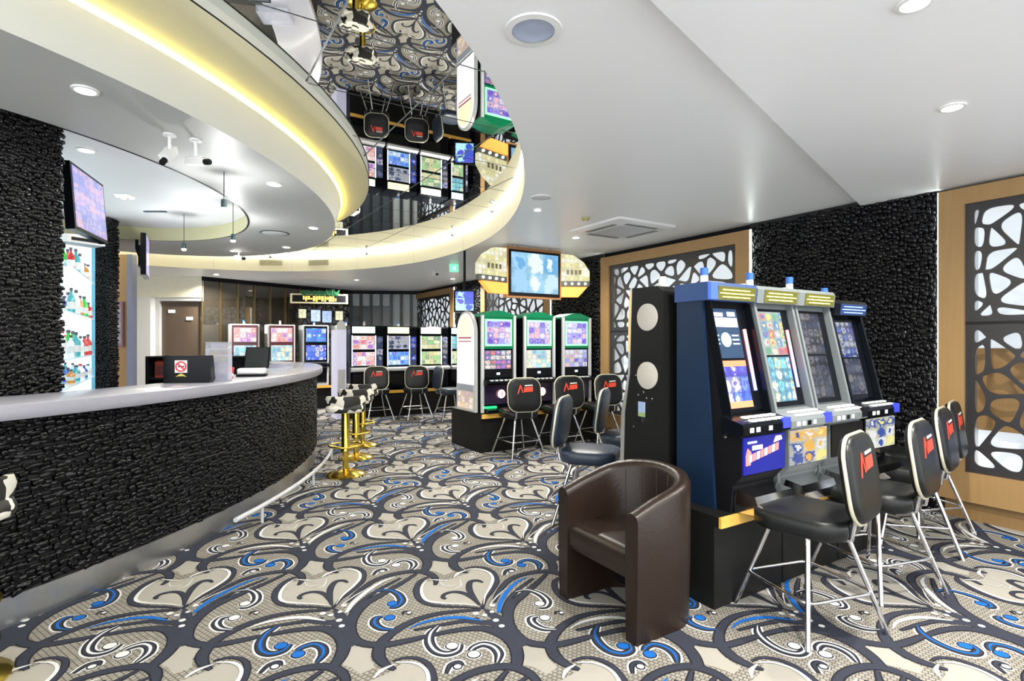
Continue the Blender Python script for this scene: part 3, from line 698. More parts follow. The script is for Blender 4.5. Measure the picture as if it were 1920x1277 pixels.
MB().prism([(-.08, .045), (-.06, .06), (-.042, .07), (-.024, .06), (-.004, .045), (-.024, .05), (-.06, .05)], -.039, -.036, 'y').build('yellow_emblem', M('yellow_print', (.7, .6, .1), .4), t, 0)
p = Vector((-2.22, 4.12, CT)); t = thing('brochure_holder', 'tiered clear brochure holder with leaflets on the counter', 'holder', p, .5)
ACR = M('clear_acrylic', (.82, .84, .95), .06, trans=.75, alpha=.55)
for k in range(3):
    MB().prism([(-.02+.05*k, 0), (-.012+.05*k, 0), (.028+.05*k, .2+.05*k), (.02+.05*k, .2+.05*k)], -.09, .09, 'x').build('acrylic_tier', ACR, t, 0)
    lf = MB().prism([(-.008+.05*k, .015), (-.004+.05*k, .015), (.034+.05*k, .19+.05*k), (.03+.05*k, .19+.05*k)], -.075+.01*k, .06, 'x').build('leaflet', screen('leaflet_print%d' % k, 2, 4, [(.6, .1, .3), (.7, .55, .1), (.2, .25, .6), (.75, .72, .8)], (.55, .5, .7), .3, seed=k+1), t, 0)
MB().box(-.09, .09, -.03, .16, 0, .006).build('foot', ACR, t, 0)
p = Vector((-2.27, 4.75, CT)); t = thing('white_tray', 'white serving tray with folded napkins on the counter', 'tray', p, .3)
q_ = MB(); cushion(q_, .24, .16, .02, .03, .006); q_.build('tray', BLACK, t, 50); q_ = MB(); cushion(q_, .22, .14, .05, .02, .012, .02); q_.build('napkins', WHITEP, t, 50)
p = Vector((-2.32, 4.48, CT)); t = thing('red_cup', 'small red and white cup by the tray', 'cup', p); MB().lathe([(0, 0), (.022, 0), (.03, .09), (.026, .09), (.018, .01), (0, .01)], 18).build('cup', M('red_plastic', (.7, .03, .04), .3), t, 40); MB().lathe([(.0235, .012), (.0262, .04)], 18).build('white_band', WHITEP, t, 40)
p = Vector((-2.40, 5.1, CT)); t = thing('till_screen', 'dark tilted till screen standing on the counter', 'monitor', p, .15)
MB().prism([(0, .06), (.02, .05), (.09, .24), (.07, .25)], -.11, .11, 'x').build('display', BLACKG, t, 0); MB().prism([(-.06, 0), (.08, 0), (.06, .03), (.03, .07), (.0, .07), (-.04, .02)], -.06, .06, 'x').build('stand', BLACK, t, 0); MB().prism([(-.006, .055), (0, .05), (.07, .24), (.064, .245)], -.1, .1, 'x').build('glass', M('dark_screen', (.03, .035, .035), .08), t, 0)
p = Vector((-2.5, 5.75, CT)); t = thing('glass_display_case', 'low clear display case at the far end of the counter', 'case', p, .1); MB().box(-.16, .16, -.12, .12, 0, .012).build('base', LGREY, t, 0)
MB().box(-.16, .16, -.12, -.115, .012, .06).box(-.16, .16, .115, .12, .012, .06).box(-.16, -.155, -.115, .115, .012, .06).box(.155, .16, -.115, .115, .012, .06).build('glass_side', ACR, t, 0); MB().box(-.16, .16, -.12, .12, .06, .066).build('lid', ACR, t, 0)

# televisions and cameras under the canopy
def tv(name, label, loc, rz, tilt, w, h, mat, mount=None, group=None):
    t = thing(name, label, 'television', loc, rz, group)
    T_ = Matrix.Rotation(tilt, 4, 'X')
    MB().box(-w/2, w/2, -.02, .035, -h/2, h/2, T_).build('casing', BLACKG, t, 0)
    o = MB().box(-w/2+.025, w/2-.025, -.024, -.019, -h/2+.025, h/2-.02).build('display', mat, t, 0); o.rotation_euler = (tilt, 0, 0)
    MB().box(-w*.2, w*.2, .035, .07, -h*.25, h*.25, T_).build('back_cover', BLACK, t, 0)
    if mount: MB().tube(mount, .018, 8).build('bracket', BLACK, t, 60)
    return t
TVA = screen('tv_lilac', 6, 8, [(.42, .38, .85), (.55, .5, .9), (.75, .5, .7), (.3, .35, .8)], (.38, .38, .85), .85, .6)
c = at(163, 385, 3.95); tv('television', 'tilted television above the bottle shelves showing a lilac picture', c, math.radians(110), math.radians(-4), .62, .46, TVA, [(0, .05, .05), (0, .2, .1), (-.2, .38, .1)])
ls = thing('loose_shelf_box', 'white box under the tilted television', 'box', at(150, 452, 4.45), 1.1); MB().box(-.14, .14, -.09, .09, -.03, .03).build('case', LGREY, ls, 0); MB().box(-.1, .1, -.093, -.09, -.012, .012).build('front_slot', BLACK, ls, 0)
c = at(273, 482, 6.75); tv('television', 'edge on television hung from a ceiling pole by the oak panel', c, math.radians(121), 0, .6, .5, TVA, [(0, .06, 0), (0, .09, .1), (0, .09, 2.66-c.z)])
def cctv(loc, rz, label, drop=.16, tilt=.15):
    t = thing('security_camera', label, 'camera', loc, rz, 'white security cameras'); t.scale = (.82, .82, .82)
    MB().lathe([(0, 0), (.045, 0), (.045, -.012), (.012, -.016), (.012, -drop), (0, -drop)][::-1], 18).build('mount', WHITEP, t, 40)
    T_ = Matrix.Translation((0, 0, -drop-.02)) @ Matrix.Rotation(tilt, 4, 'Y')
    MB().box(-.09, .11, -.03, .03, -.025, .03, T_).build('housing', WHITEP, t, 0)
    MB().lathe([(.0, .10), (.022, .10), (.022, .16), (.018, .165), (0, .165)], 16, (0, 0, 0), T_ @ Matrix.Rotation(PI/2, 4, 'Y')).build('lens', BLACK, t, 40)
    MB().box(-.06, .12, -.034, .034, .031, .036, T_).build('hood', WHITEP, t, 0)
c = gnd(336, 268, ZC); 
def onz(px, py, z): y = (z-EYE)*F/(CY-py); return Vector(((px-CX)/F*y, y, z))
cctv(onz(367, 262, ZC), math.radians(-25), 'white security camera pointing right under the canopy', .15)
cctv(onz(318, 252, ZC), math.radians(-80), 'white security camera pointing down towards us under the canopy', .13, .7)
cctv(onz(448, 471, ZC), math.radians(-30), 'small white security camera at the back of the canopy', .1)
cctv(onz(815, 505, ZC), math.radians(-60), 'small white security camera on the far ceiling', .08)

# ================================================================ GAMING STOOLS
def make_stool(label, mat, group, logo=True):
    s = thing('gaming_stool', label, 'stool', (0, 0, 0), 0, group)
    m = MB(); cushion(m, .44, .44, .10, .13, .03, .465, dome=.006, n=6); m.build('seat', mat, s, 60)
    m = MB(); m.box(-.14, .14, -.14, .14, .45, .466); m.build('seat_plate', BLACK, s, 0)
    T_ = Matrix.Translation((0, -.235, .76)) @ Matrix.Rotation(math.radians(-8), 4, 'X') @ Matrix.Rotation(PI/2, 4, 'X')
    m = MB(); cushion(m, .41, .40, .06, .12, .02, -.03, T_, n=6); bk = m.build('backrest', mat, s, 60)
    pr = [T_ @ Vector((x, y, .0)) for x, y in rrect(.416, .406, .122, 6)]
    MB().tube(pr, .009, 6, True).build('piping', M('pale_piping', (.70, .66, .50), .3, .4), bk, 60)
    if logo:
        T3 = T_ @ Matrix.Translation((0, .06, .0312))
        lg = MB()
        lg.prism([(-.10, -.05), (-.085, -.05), (-.045, .05), (-.06, .06)], 0, .0025, 'z', T3); lg.prism([(-.035, -.035), (-.02, -.035), (-.045, .055), (-.058, .058)], 0, .0025, 'z', T3)
        lg.prism([(-.015, -.03), (.10, -.022), (.105, .035), (-.01, .03)], 0, .0025, 'z', T3)
        lg.build('red_logo', REDLOGO, bk, 0)
        MB().prism([(0, .042), (.10, .047), (.10, .06), (0, .056)], 0, .0025, 'z', T3).build('white_logo_bar', WHITEPRINT, bk, 0)
    for x in (-.1, .1): MB().tube([(x, -.15, .462), (x, -.225, .48), (x, -.245, .60)], .011, 8).build('back_bracket', CHROME, s, 60)
    for sx in (-1, 1):
        for sy in (-1, 1):
            MB().tube([(sx*.12, sy*.12, .455), (sx*.24, sy*.24, .0)], .0125, 10).build('leg', CHROME, s, 60)
    k = .12+.12*(.455-.19)/.455
    c_ = [(k, k), (-k, k), (-k, -k), (k, -k)]
    MB().tube([(x, y, .19) for x, y in rrect(2*k+.03, 2*k+.03, .05, 4)], .008, 8, True).build('foot_ring', CHROME, s, 60)
    return s
GRP = 'black gaming stools'
def facing(d): return math.atan2(d[1], d[0])-PI/2
stool0 = make_stool('nearest black stool with red logo in front of the blue sided machine', VINYL, GRP)
def place(s, loc, rz, legrot):
    s.location = loc; s.rotation_euler[2] = rz
    for c in s.children:
        if c.name.split('.')[0] in ('leg', 'foot_ring'): c.rotation_euler[2] = legrot-rz
place(stool0, (1.496, 2.756, 0), facing((-.68, .73)), math.radians(17))
for l_, d_, lr, lb in (((2.115, 3.18, 0), (-.66, .75), 17, 'second black stool in the row before the grey machines'), ((2.70, 3.76, 0), (-.68, .73), -13, 'third black stool in the row before the grey machines'), ((3.08, 4.14, 0), (-.70, .71), 10, 'last black stool in the row against the wood screen')):
    place(dup(stool0, l_, 0, lb), l_, facing(d_), math.radians(lr))
# island stools
I0 = gnd(901, 850)
for k, lb in enumerate(('black stool before the first green lit machine', 'black stool before the second green lit machine', 'black stool before the third green lit machine'  )):
    p = Vector((.077, 6.778, 0))+V*(.66*k); place(dup(stool0, p, 0, lb), p, RZ-.15 if k else RZ-.25, RZ)
for p, a, lb in (((-2.44, 9.83, 0), RZ-.35, 'far black stool at the left machine of the back row'), ((-1.78, 10.05, 0), RZ-.3, 'far black stool at the middle machine of the back row')):
    place(dup(stool0, p, a, lb), p, a, RZ)
nav = make_stool('far navy stool turned sideways at the right of the back row', BLUEVINYL, GRP, False); nav.location = (-1.12, 9.85, 0); nav.rotation_euler[2] = facing((.9, .5))
dup(nav, (.62, 4.3, 0), facing((.93, -.36)), 'navy stool with broad round seat behind the tub chair')
dup(nav, (1.06, 5.0, 0), facing((.93, -.36)), 'navy stool half hidden behind the speaker cabinet')
dup(nav, (-3.1, 11.3, 0), facing((.2, .9)), 'navy stool by the double screen machines beyond the bar end')

# ================================================================ TUB CHAIR
def tub_chair(loc, rz, label):
    s = thing('tub_chair', label, 'armchair', loc, rz)      # faces local -y
    w, th, yf, yc = .31, .085, -.29, -.02
    def path(off, n=14):
        r_ = w-off; pts = [(-r_, yf), (-r_, (yf+yc)/2)]
        for k in range(n+1):
            a = PI-PI*k/n; pts.append((r_*math.cos(a), yc+(r_-.06)*math.sin(a)*1.02))
        pts += [(r_, (yf+yc)/2), (r_, yf)]; return pts
    o_, i_ = path(0), path(th); N_ = len(o_)
    def top(p):
        f_ = (p[1]-yf)/(.25-yf); return .60+.14*min(1, max(0, f_))**.8
    shell = MB(); sec = []
    for k in range(N_):
        po, pi = o_[k], i_[k]; z = top(po)
        mo = lambda f_: (po[0]+(pi[0]-po[0])*f_, po[1]+(pi[1]-po[1])*f_)
        sec.append([(*mo(.12), .0), (*mo(0.02), .3), (*mo(0), z-.03), (*mo(.12), z-.008), (*mo(.5), z+.004), (*mo(.88), z-.010), (*mo(1), z-.035), (*mo(1), .30), (*mo(.95), .0)])
    m_ = len(sec[0]); vs = [p for q in sec for p in q]
    fs = [(k*m_+i, k*m_+(i+1) % m_, (k+1)*m_+(i+1) % m_, (k+1)*m_+i) for k in range(N_-1) for i in range(m_)]+[tuple(range(m_))[::-1], tuple(range((N_-1)*m_, N_*m_))]
    sh = shell.add(vs, fs).build('tub_shell', LEATHER, s, 50)
    for k in (5, 7, 9, 11, 13): 
        pi = i_[k]; z = top(o_[k]); MB().tube([(pi[0]*.995, pi[1]-.002, .40), (pi[0]*.995, pi[1]-.002, z-.04), (o_[k][0]*.5+pi[0]*.5, o_[k][1]*.5+pi[1]*.5, z+.004)], .0022, 5).build('seam', M('leather_seam', (.015, .008, .006), .5), sh, 60)
    m = MB(); iw = w-th+.004
    fr = [(-iw, yf+.02), (iw, yf+.02)]+[(iw*math.cos(PI*k/12), yc+(iw-.055)*math.sin(PI*k/12)) for k in range(13)]
    m.loft([[(x, y, .28) for x, y in fr], [(x, y-.012 if y < yf+.03 else y, .31) for x, y in fr], [(x, y-.014 if y < yf+.03 else y, .385) for x, y in fr], [(x*.99, y+.005 if y < yf+.03 else y, .412) for x, y in fr], [(x*.85, y*.85, .42) for x, y in fr]]).build('seat_cushion', LEATHER, s, 50)
    MB().loft([[(x*.98, y*.98+.06, z) for x, y in fr[2:]] for z in (.04, .28)]).build('underseat_shade', BLACK, s, 50)  # black block stands in for the shade in the open space under the seat
    return s
tub_chair((.665, 2.90, 0), math.atan2(-.514, -.858)+PI/2, 'dark brown leather tub chair in front of the machine bank')

# ================================================================ SLOT MACHINES
def base_unit(name, label, loc, rz, L, D, H=.49, back_edge=True):
    s = thing(name, label, 'machine base', loc, rz)
    MB().box(0, L, 0, D, 0, H-.055).build('plinth', DGREY, s, 0)
    k = max(2, int(L/.5))
    for i in range(1, k): MB().box(i*L/k-.003, i*L/k+.003, -.004, .0, .01, H-.06).build('panel_joint', BLACK, s, 0)
    MB().box(0, L, -.03, D, H-.055, H).build('top_board', DGREY, s, 0)
    MB().box(-.002, L+.002, -.045, -.03, H-.055, H).build('amber_edge', AMBER, s, 0)
    return s
B0 = gnd(1339, 1144); NL = 1.83
base_unit('machine_base', 'dark plinth with amber front edge under the near machine row', B0, RZ, NL, 1.05)
def loc_near(x, y, z=0): return B0+V*x+U*y+Vector((0, 0, z))
PALS = dict(blue=[(.1, .2, .95), (.75, .85, 1.), (.2, .35, 1.), (.9, .9, .95), (.15, .1, .7)], mix=[(.9, .8, .3), (.2, .5, .3), (.1, .3, .7), (.8, .2, .2), (.8, .8, .75)],
            red=[(.95, .25, .2), (1., .75, .7), (.95, .9, .9), (.5, .2, .6)], teal=[(.3, .8, .85), (.8, .95, 1.), (.2, .5, .7), (.9, .9, .6)], dark=[(.05, .06, .1), (.2, .22, .3), (.4, .38, .4), (.08, .1, .2)],
            green=[(.3, .7, .3), (.9, .9, .6), (.2, .35, .25), (.8, .7, .4)], violet=[(.4, .35, .9), (.8, .75, 1.), (.2, .1, .6), (.9, .5, .6)])
def slant_machine(x0, label, body, sign_c, pal1, pal2, belly, kind, loc=None, rz=None, zt=1.73):
    W = .41; Z0 = .49
    s = thing('slot_machine', label, 'slot machine', loc or loc_near(x0, 0, 0), RZ if rz is None else rz, 'near row of slant screen machines')
    P = [(.335, Z0), (.335, zt-.1), (.17, zt-.1), (.045, 1.0), (-.07, .955), (-.075, .69), (-.02, .63), (-.01, Z0)]
    MB().prism(P, .02, W-.02, 'x').build('cabinet', BLACK if kind == 'blue' else body, s, 0)
    ck = [(.335, Z0), (.335, zt-.1), (.13, zt-.1), (-.01, 1.0), (-.03, .9), (-.02, .6), (.02, Z0)] if kind != 'blue' else [(.335, Z0), (.335, zt-.1), (.158, zt-.1), (.10, .9), (.075, Z0)]
    for x in (0, W-.022): MB().prism(ck, x, x+.022, 'x').build('side_panel', body, s, 0)
    if kind == 'blue':
        for x in (.024, W-.034): MB().prism([(.158, zt-.1), (.12, zt-.11), (-.015, 1.0), (-.02, .6), (.0, Z0), (.1, Z0), (.12, .9)], x, x+.010, 'x').build('inner_cheek', BLACKG, s, 0)
    MB().prism([(.345, zt-.1), (.345, zt), (.11, zt+.002), (.095, zt-.02), (.105, zt-.1)], -.008, W+.008, 'x').build('top_box', body if kind != 'blue' else M('blue_paint', (.018, .055, .18), .35), s, 0)
    sg = MB().prism([(.096, zt-.02), (.106, zt-.095), (.100, zt-.095), (.090, zt-.02)], .06, W-.01, 'x').build('lit_sign', lit('sign_'+label[:12], tuple(c_*.13 for c_ in sign_c), 1.0), s, 0)
    for q in range(3): MB().prism([(.0925, zt-.036-.02*q), (.0935, zt-.042-.02*q), (.0905, zt-.042-.02*q), (.0895, zt-.036-.02*q)], .075+.02*(q != 1), W-.03-.04*(q != 1), 'x').build('light_bar', lit('sign_bar_'+label[:12], tuple(min(1, c_*1.15+.1) for c_ in sign_c), 1.9), sg, 0)
    if kind == 'blue': MB().box(-.010, .05, .09, .11, zt-.095, zt-.003).build('blue_corner_light', lit('blue_corner', (.05, .12, .9), .9), s, 0)
    # sloped screen plane from (y .15, z zt-.13) to (y .03, z 1.0)
    ya, za, yb, zb = .162, zt-.13, .040, 1.015
    ln = math.hypot(za-zb, ya-yb); ang = math.atan2(ya-yb, za-zb)
    def on_slope(x_0, x_1, f0, f1, proud, nm, mat, par=None):
        o = MB().box(x_0, x_1, -proud, .002, f0*ln, f1*ln).build(nm, mat, par or s, 0); o.location = (0, yb-.002, zb); o.rotation_euler = (-ang, 0, 0); return o
    on_slope(.035, W-.035, 0, 1, .004, 'screen_bezel', BLACKG)
    if kind == 'blue':
        on_slope(.05, W-.12, .50, .98, .006, 'upper_screen', lit('navy_screen', (.010, .035, .085), .8))
        on_slope(.05, W-.12, .03, .47, .006, 'lower_screen', screen('reels_blue', 3, 3, PALS['blue'], (.06, .08, .5), 1.25, .45))
        on_slope(.055, W-.13, .80, .89, .008, 'title_strip', M('title_print', (.7, .6, .8), .4, emit=(.75, .62, .9), es=.8, var=.5, nscale=60))
        on_slope(.06, .16, .90, .94, .008, 'title_line', lit('pale_title', (.6, .65, .9), .8)); on_slope(.20, .27, .905, .95, .008, 'title_crest', lit('pale_crest', (.55, .6, .9), .8))
        on_slope(.05, W-.12, .42, .475, .008, 'orange_strip', lit('orange_strip', (.8, .22, .10), .9)); on_slope(.06, W-.12, .03, .09, .008, 'orange_footer', lit('orange_footer', (.7, .25, .12), .9))
        d = MB().lathe([(0, 0), (.042, 0), (.042, .004), (0, .004)], 24, (0, 0, 0), Matrix.Translation((.15, -.008, .675*ln)) @ Matrix.Rotation(PI/2, 4, 'X')).build('round_dial', lit('dial', (.55, .8, .85), .9), s, 30); d.location = (0, yb-.002, zb); d.rotation_euler = (-ang, 0, 0)
        for f_ in (.63, .67, .71): on_slope(.21, .27, f_, f_+.014, .008, 'dial_line', lit('dial_line', (.6, .75, .85), .8)); on_slope(.06, .095, f_, f_+.014, .008, 'dial_line', MATS['dial_line'])
    else:
        on_slope(.05, W-.11, .52, .97, .006, 'upper_screen', screen('up_'+label[:14], 4, 5, pal1[0], pal1[1], 1.0 if kind == 'grey' else .5, .45, seed=x0))
        on_slope(.05, W-.11, .05, .50, .006, 'lower_screen', screen('lo_'+label[:14], 4, 4, pal2[0], pal2[1], 1.0 if kind == 'grey' else .4, .5, seed=x0+2))
    if kind in ('blue', 'grey'):
        for f0, f1, c_ in ((.55, .78, (1., .25, .3)), (.36, .55, (.8, .25, .75)), (.18, .36, (.2, .2, 1.))):
            on_slope(W-.085, W-.068, f0, f1, .014, 'light_tube', lit('tube%d' % int(f0*100), c_, 2.4))
    # button deck
    MB().prism([(.03, 1.005), (-.095, .972), (-.105, .955), (-.105, .915), (-.07, .905), (.03, .91)], -.004, W+.004, 'x').build('button_deck', BLACKG if kind in ('blue', 'black') else body, s, 0)
    sl = (1.005-.972)/.125
    for r_ in range(2):
        for q in range(5):
            y = -.02-.045*r_; z = 1.005+sl*(y-.03)
            MB().box(.09+.058*q, .09+.058*q+.045, y-.028, y, z-.004, z+.007).build('button', WHITEP if kind != 'black' else LGREY, s, 0)
    for q, c_ in enumerate((WHITEP, WHITEP, BLACKG, LGREY)): MB().box(.05+.055*q, .05+.055*q+.032, -.108, -.1035, .925, .95).build('coin_slot', c_, s, 0)
    MB().box(W-.065, W+.003, -.109, -.06, .925, .982).build('bill_acceptor', lit('bill_blue', (.04, .06, .75), .7) if kind != 'dark' else BLACK, s, 0)
    # belly glass
    bg_ = MB().box(.03, W-.01, -.084, -.074, .70, .895).build('belly_glass', belly, s, 0)
    if kind == 'blue':
        for q in range(8):
            MB().prism([(.07+.034*q, .762+.006*q), (.096+.034*q, .766+.006*q), (.098+.034*q, .806+.006*q), (.072+.034*q, .802+.006*q)], -.0865, -.084, 'y').build('logo_letter', lit('logo_red', (.85, .25, .22), .75) if q % 2 else lit('logo_pink', (.9, .62, .66), .75), bg_, 0)
        MB().prism([(.045, .748), (.085, .75), (.09, .82), (.06, .84), (.045, .80)], -.0862, -.084, 'y').build('logo_swirl', MATS['logo_red'], bg_, 0)
        MB().box(.10, .19, -.0862, -.084, .826, .85).build('logo_line', MATS['logo_pink'], bg_, 0); MB().box(.06, .14, -.0862, -.084, .862, .874).build('small_caption', lit('pale_caption', (.5, .6, .62), .6), bg_, 0)
        MB().prism([(.29, .85), (.37, .862), (.36, .885), (.31, .885)], -.0862, -.084, 'y').build('crest', MATS['logo_pink'], bg_, 0)
    # coin tray and lock
    MB().prism([(-.02, .62), (-.14, .60), (-.155, .56), (-.14, .505), (-.02, .495)], .04, W-.04, 'x').build('coin_tray', CHROME, s, 0)
    MB().prism([(-.03, .612), (-.13, .60), (-.13, .597), (-.03, .597)], .06, W-.06, 'x').build('tray_mouth', BLACK, s, 0)
    T_ = Matrix.Translation((-.004, .03 if kind != 'blue' else .0, .90)) @ Matrix.Rotation(-PI/2, 4, 'Y')
    MB().lathe([(0, 0), (.011, 0), (.011, .006), (0, .007)], 12, (0, 0, 0), T_).build('lock', CHROME, s, 30)
    bc = MB().lathe([(0, zt), (.024, zt), (.022, zt+.055), (0, zt+.055)], 14, (W*.3, .24, 0)).build('beacon', WHITEP, s, 40)
    MB().lathe([(.023, zt+.055), (.023, zt+.095), (.018, zt+.10), (0, zt+.10)], 14, (W*.3, .24, 0)).build('blue_cap', BLUEP, bc, 40)
    return s
BLUEBODY = M('blue_black_metal', (.007, .020, .050), .34, spec=.3, var=.2, nscale=3)
slant_machine(.10, 'blue black slant machine nearest us with red and blue belly glass', BLUEBODY, (.75, .72, .06), None, None, lit('belly_navy', (.008, .012, .24), .7), 'blue')
slant_machine(.53, 'grey slant machine with a lit screen beside the blue one', GREY, (.80, .76, .10), (PALS['mix'], (.45, .55, .5)), (PALS['teal'], (.12, .3, .4)), screen('belly_yellow', 3, 3, [(.9, .85, .3), (.85, .85, .85), (.05, .1, .4), (.9, .5, .1)], (.8, .78, .55), .9, .5), 'grey')
slant_machine(.96, 'grey slant machine with a dark screen, third in the near row', GREY, (.15, .40, .85), (PALS['dark'], (.05, .05, .06)), (PALS['dark'], (.03, .03, .03)), DGREY, 'dark')
slant_machine(1.39, 'black slant machine at the end of the near row', BLACKG, (.10, .25, .8), (PALS['blue'], (.02, .03, .15)), (PALS['dark'], (.02, .03, .12)), screen('belly_yellow2', 3, 3, [(.9, .85, .3), (.85, .85, .85), (.05, .1, .4)], (.8, .78, .45), .9, .5), 'black', zt=1.68)

# speaker sided cabinet that backs on the near row, faces away
def speaker_cab():
    s = thing('slot_machine', 'black machine with two round speaker grilles on its side', 'slot machine', loc_near(.06, 0, 0), RZ)
    P = [(.40, .49), (.40, 1.70), (.45, 1.735), (.655, 1.735), (.665, 1.60), (.675, 1.2), (.72, .95), (.735, .49)]
    MB().prism(P, .0, .46, 'x').build('cabinet', DGREY, s, 0)
    MB().prism([(.655, 1.735), (.67, 1.735), (.685, 1.6), (.69, 1.2), (.75, .95), (.765, .49), (.735, .49), (.72, .95), (.675, 1.2)], -.004, .464, 'x').build('front_frame', M('silver_frame', (.62, .60, .58), .3, .7), s, 0)
    MB().prism([(.66, 1.72), (.672, 1.72), (.69, 1.35), (.675, 1.33)], -.0055, .466, 'x').build('orange_glass', lit('orange_glass', (.75, .42, .14), .8), s, 0)
    MB().box(-.002, .0, .42, .675, 1.283, 1.287).build('panel_joint', BLACK, s, 0)
    for z, nm in ((1.55, 'upper'), (1.195, 'lower')):
        T_ = Matrix.Translation((-.001, .525, z)) @ Matrix.Rotation(-PI/2, 4, 'Y')
        g_ = MB().lathe([(0, 0), (.083, 0), (.083, .006), (.074, .009), (.03, .012), (0, .0125)], 36, (0, 0, 0), T_).build('speaker_grille', M('grille_cloth', (.52, .49, .44), .7, var=.2, nscale=300, bump=.5), s, 60)
    for y, z in ((.62, 1.19), (.60, 1.07), (.555, 1.09), (.53, 1.055), (.485, 1.055), (.64, .87)):
        MB().lathe([(0, 0), (.007, 0), (.006, .004), (0, .005)], 10, (0, 0, 0), Matrix.Translation((-.001, y, z)) @ Matrix.Rotation(-PI/2, 4, 'Y')).build('screw', CHROME, s, 40)
    lk = MB().box(-.005, 0, .545, .60, .965, 1.03).build('lock_plate', M('pale_blue_label', (.30, .40, .62), .4), s, 0)
    MB().box(-.006, 0, .545, .60, .94, .965).build('green_label', M('green_label', (.25, .35, .15), .4), lk, 0)
    MB().box(-.012, 0, .565, .585, .905, .94).build('key', CHROME, lk, 0)
    MB().lathe([(0, 1.735), (.024, 1.735), (.022, 1.80), (0, 1.80)], 14, (.1, .5, 0)).build('beacon', WHITEP, s, 40)
speaker_cab()
# silver hooded machine behind it, seen as a beacon only
for k, (x, y, lb) in enumerate(((.75, .62, 'black machine behind the blue one with a blue capped beacon'), (1.25, .62, 'black machine back to back with the third near machine'))):
    s = thing('slot_machine', lb, 'slot machine', loc_near(x, 0, 0), RZ)
    MB().prism([(.40, .49), (.40, 1.66), (.66, 1.66), (.68, 1.2), (.735, .95), (.735, .49)], 0, .46, 'x').build('cabinet', DGREY, s, 0)
    MB().prism([(.665, 1.62), (.675, 1.62), (.692, 1.25), (.68, 1.25)], .03, .43, 'x').build('screen', lit('back_screen', (.2, .5, .5), .6), s, 0)
    MB().lathe([(0, 1.66), (.026, 1.66), (.024, 1.80), (0, 1.80)], 14, (.2, .5, 0)).build('beacon', WHITEP, s, 40); MB().lathe([(.025, 1.74), (.025, 1.78), (0, 1.78)], 14, (.2, .5, 0)).build('blue_cap', BLUEP, s, 40)

def upright(name, label, loc, rz, W, D, Z0, Z1, body, parts, group, beacon=True, extra=None):
    """parts: (name, x0, x1, z0, z1, proud, material); front faces local -y"""
    s = thing(name, label, 'slot machine', loc, rz, group)
    MB().prism([(0, Z0), (D, Z0), (D, Z1), (.03, Z1), (.0, Z1-.03)], 0, W, 'x').build('cabinet', body, s, 0)
    for nm, x0, x1, z0, z1, pr, mt in parts: MB().box(x0, x1, -pr, .002, z0, z1).build(nm, mt, s, 0)
    if extra: extra(s)
    if beacon:
        b = MB().lathe([(0, Z1), (.02, Z1), (.02, Z1+.05), (0, Z1+.05)], 12, (W/2, D*.4, 0)).build('beacon', WHITEP, s, 40); MB().lathe([(.021, Z1+.05), (.02, Z1+.085), (0, Z1+.085)], 12, (W/2, D*.4, 0)).build('beacon_cap', BLUEP if random.random() < .5 else LGREY, b, 40)
    return s
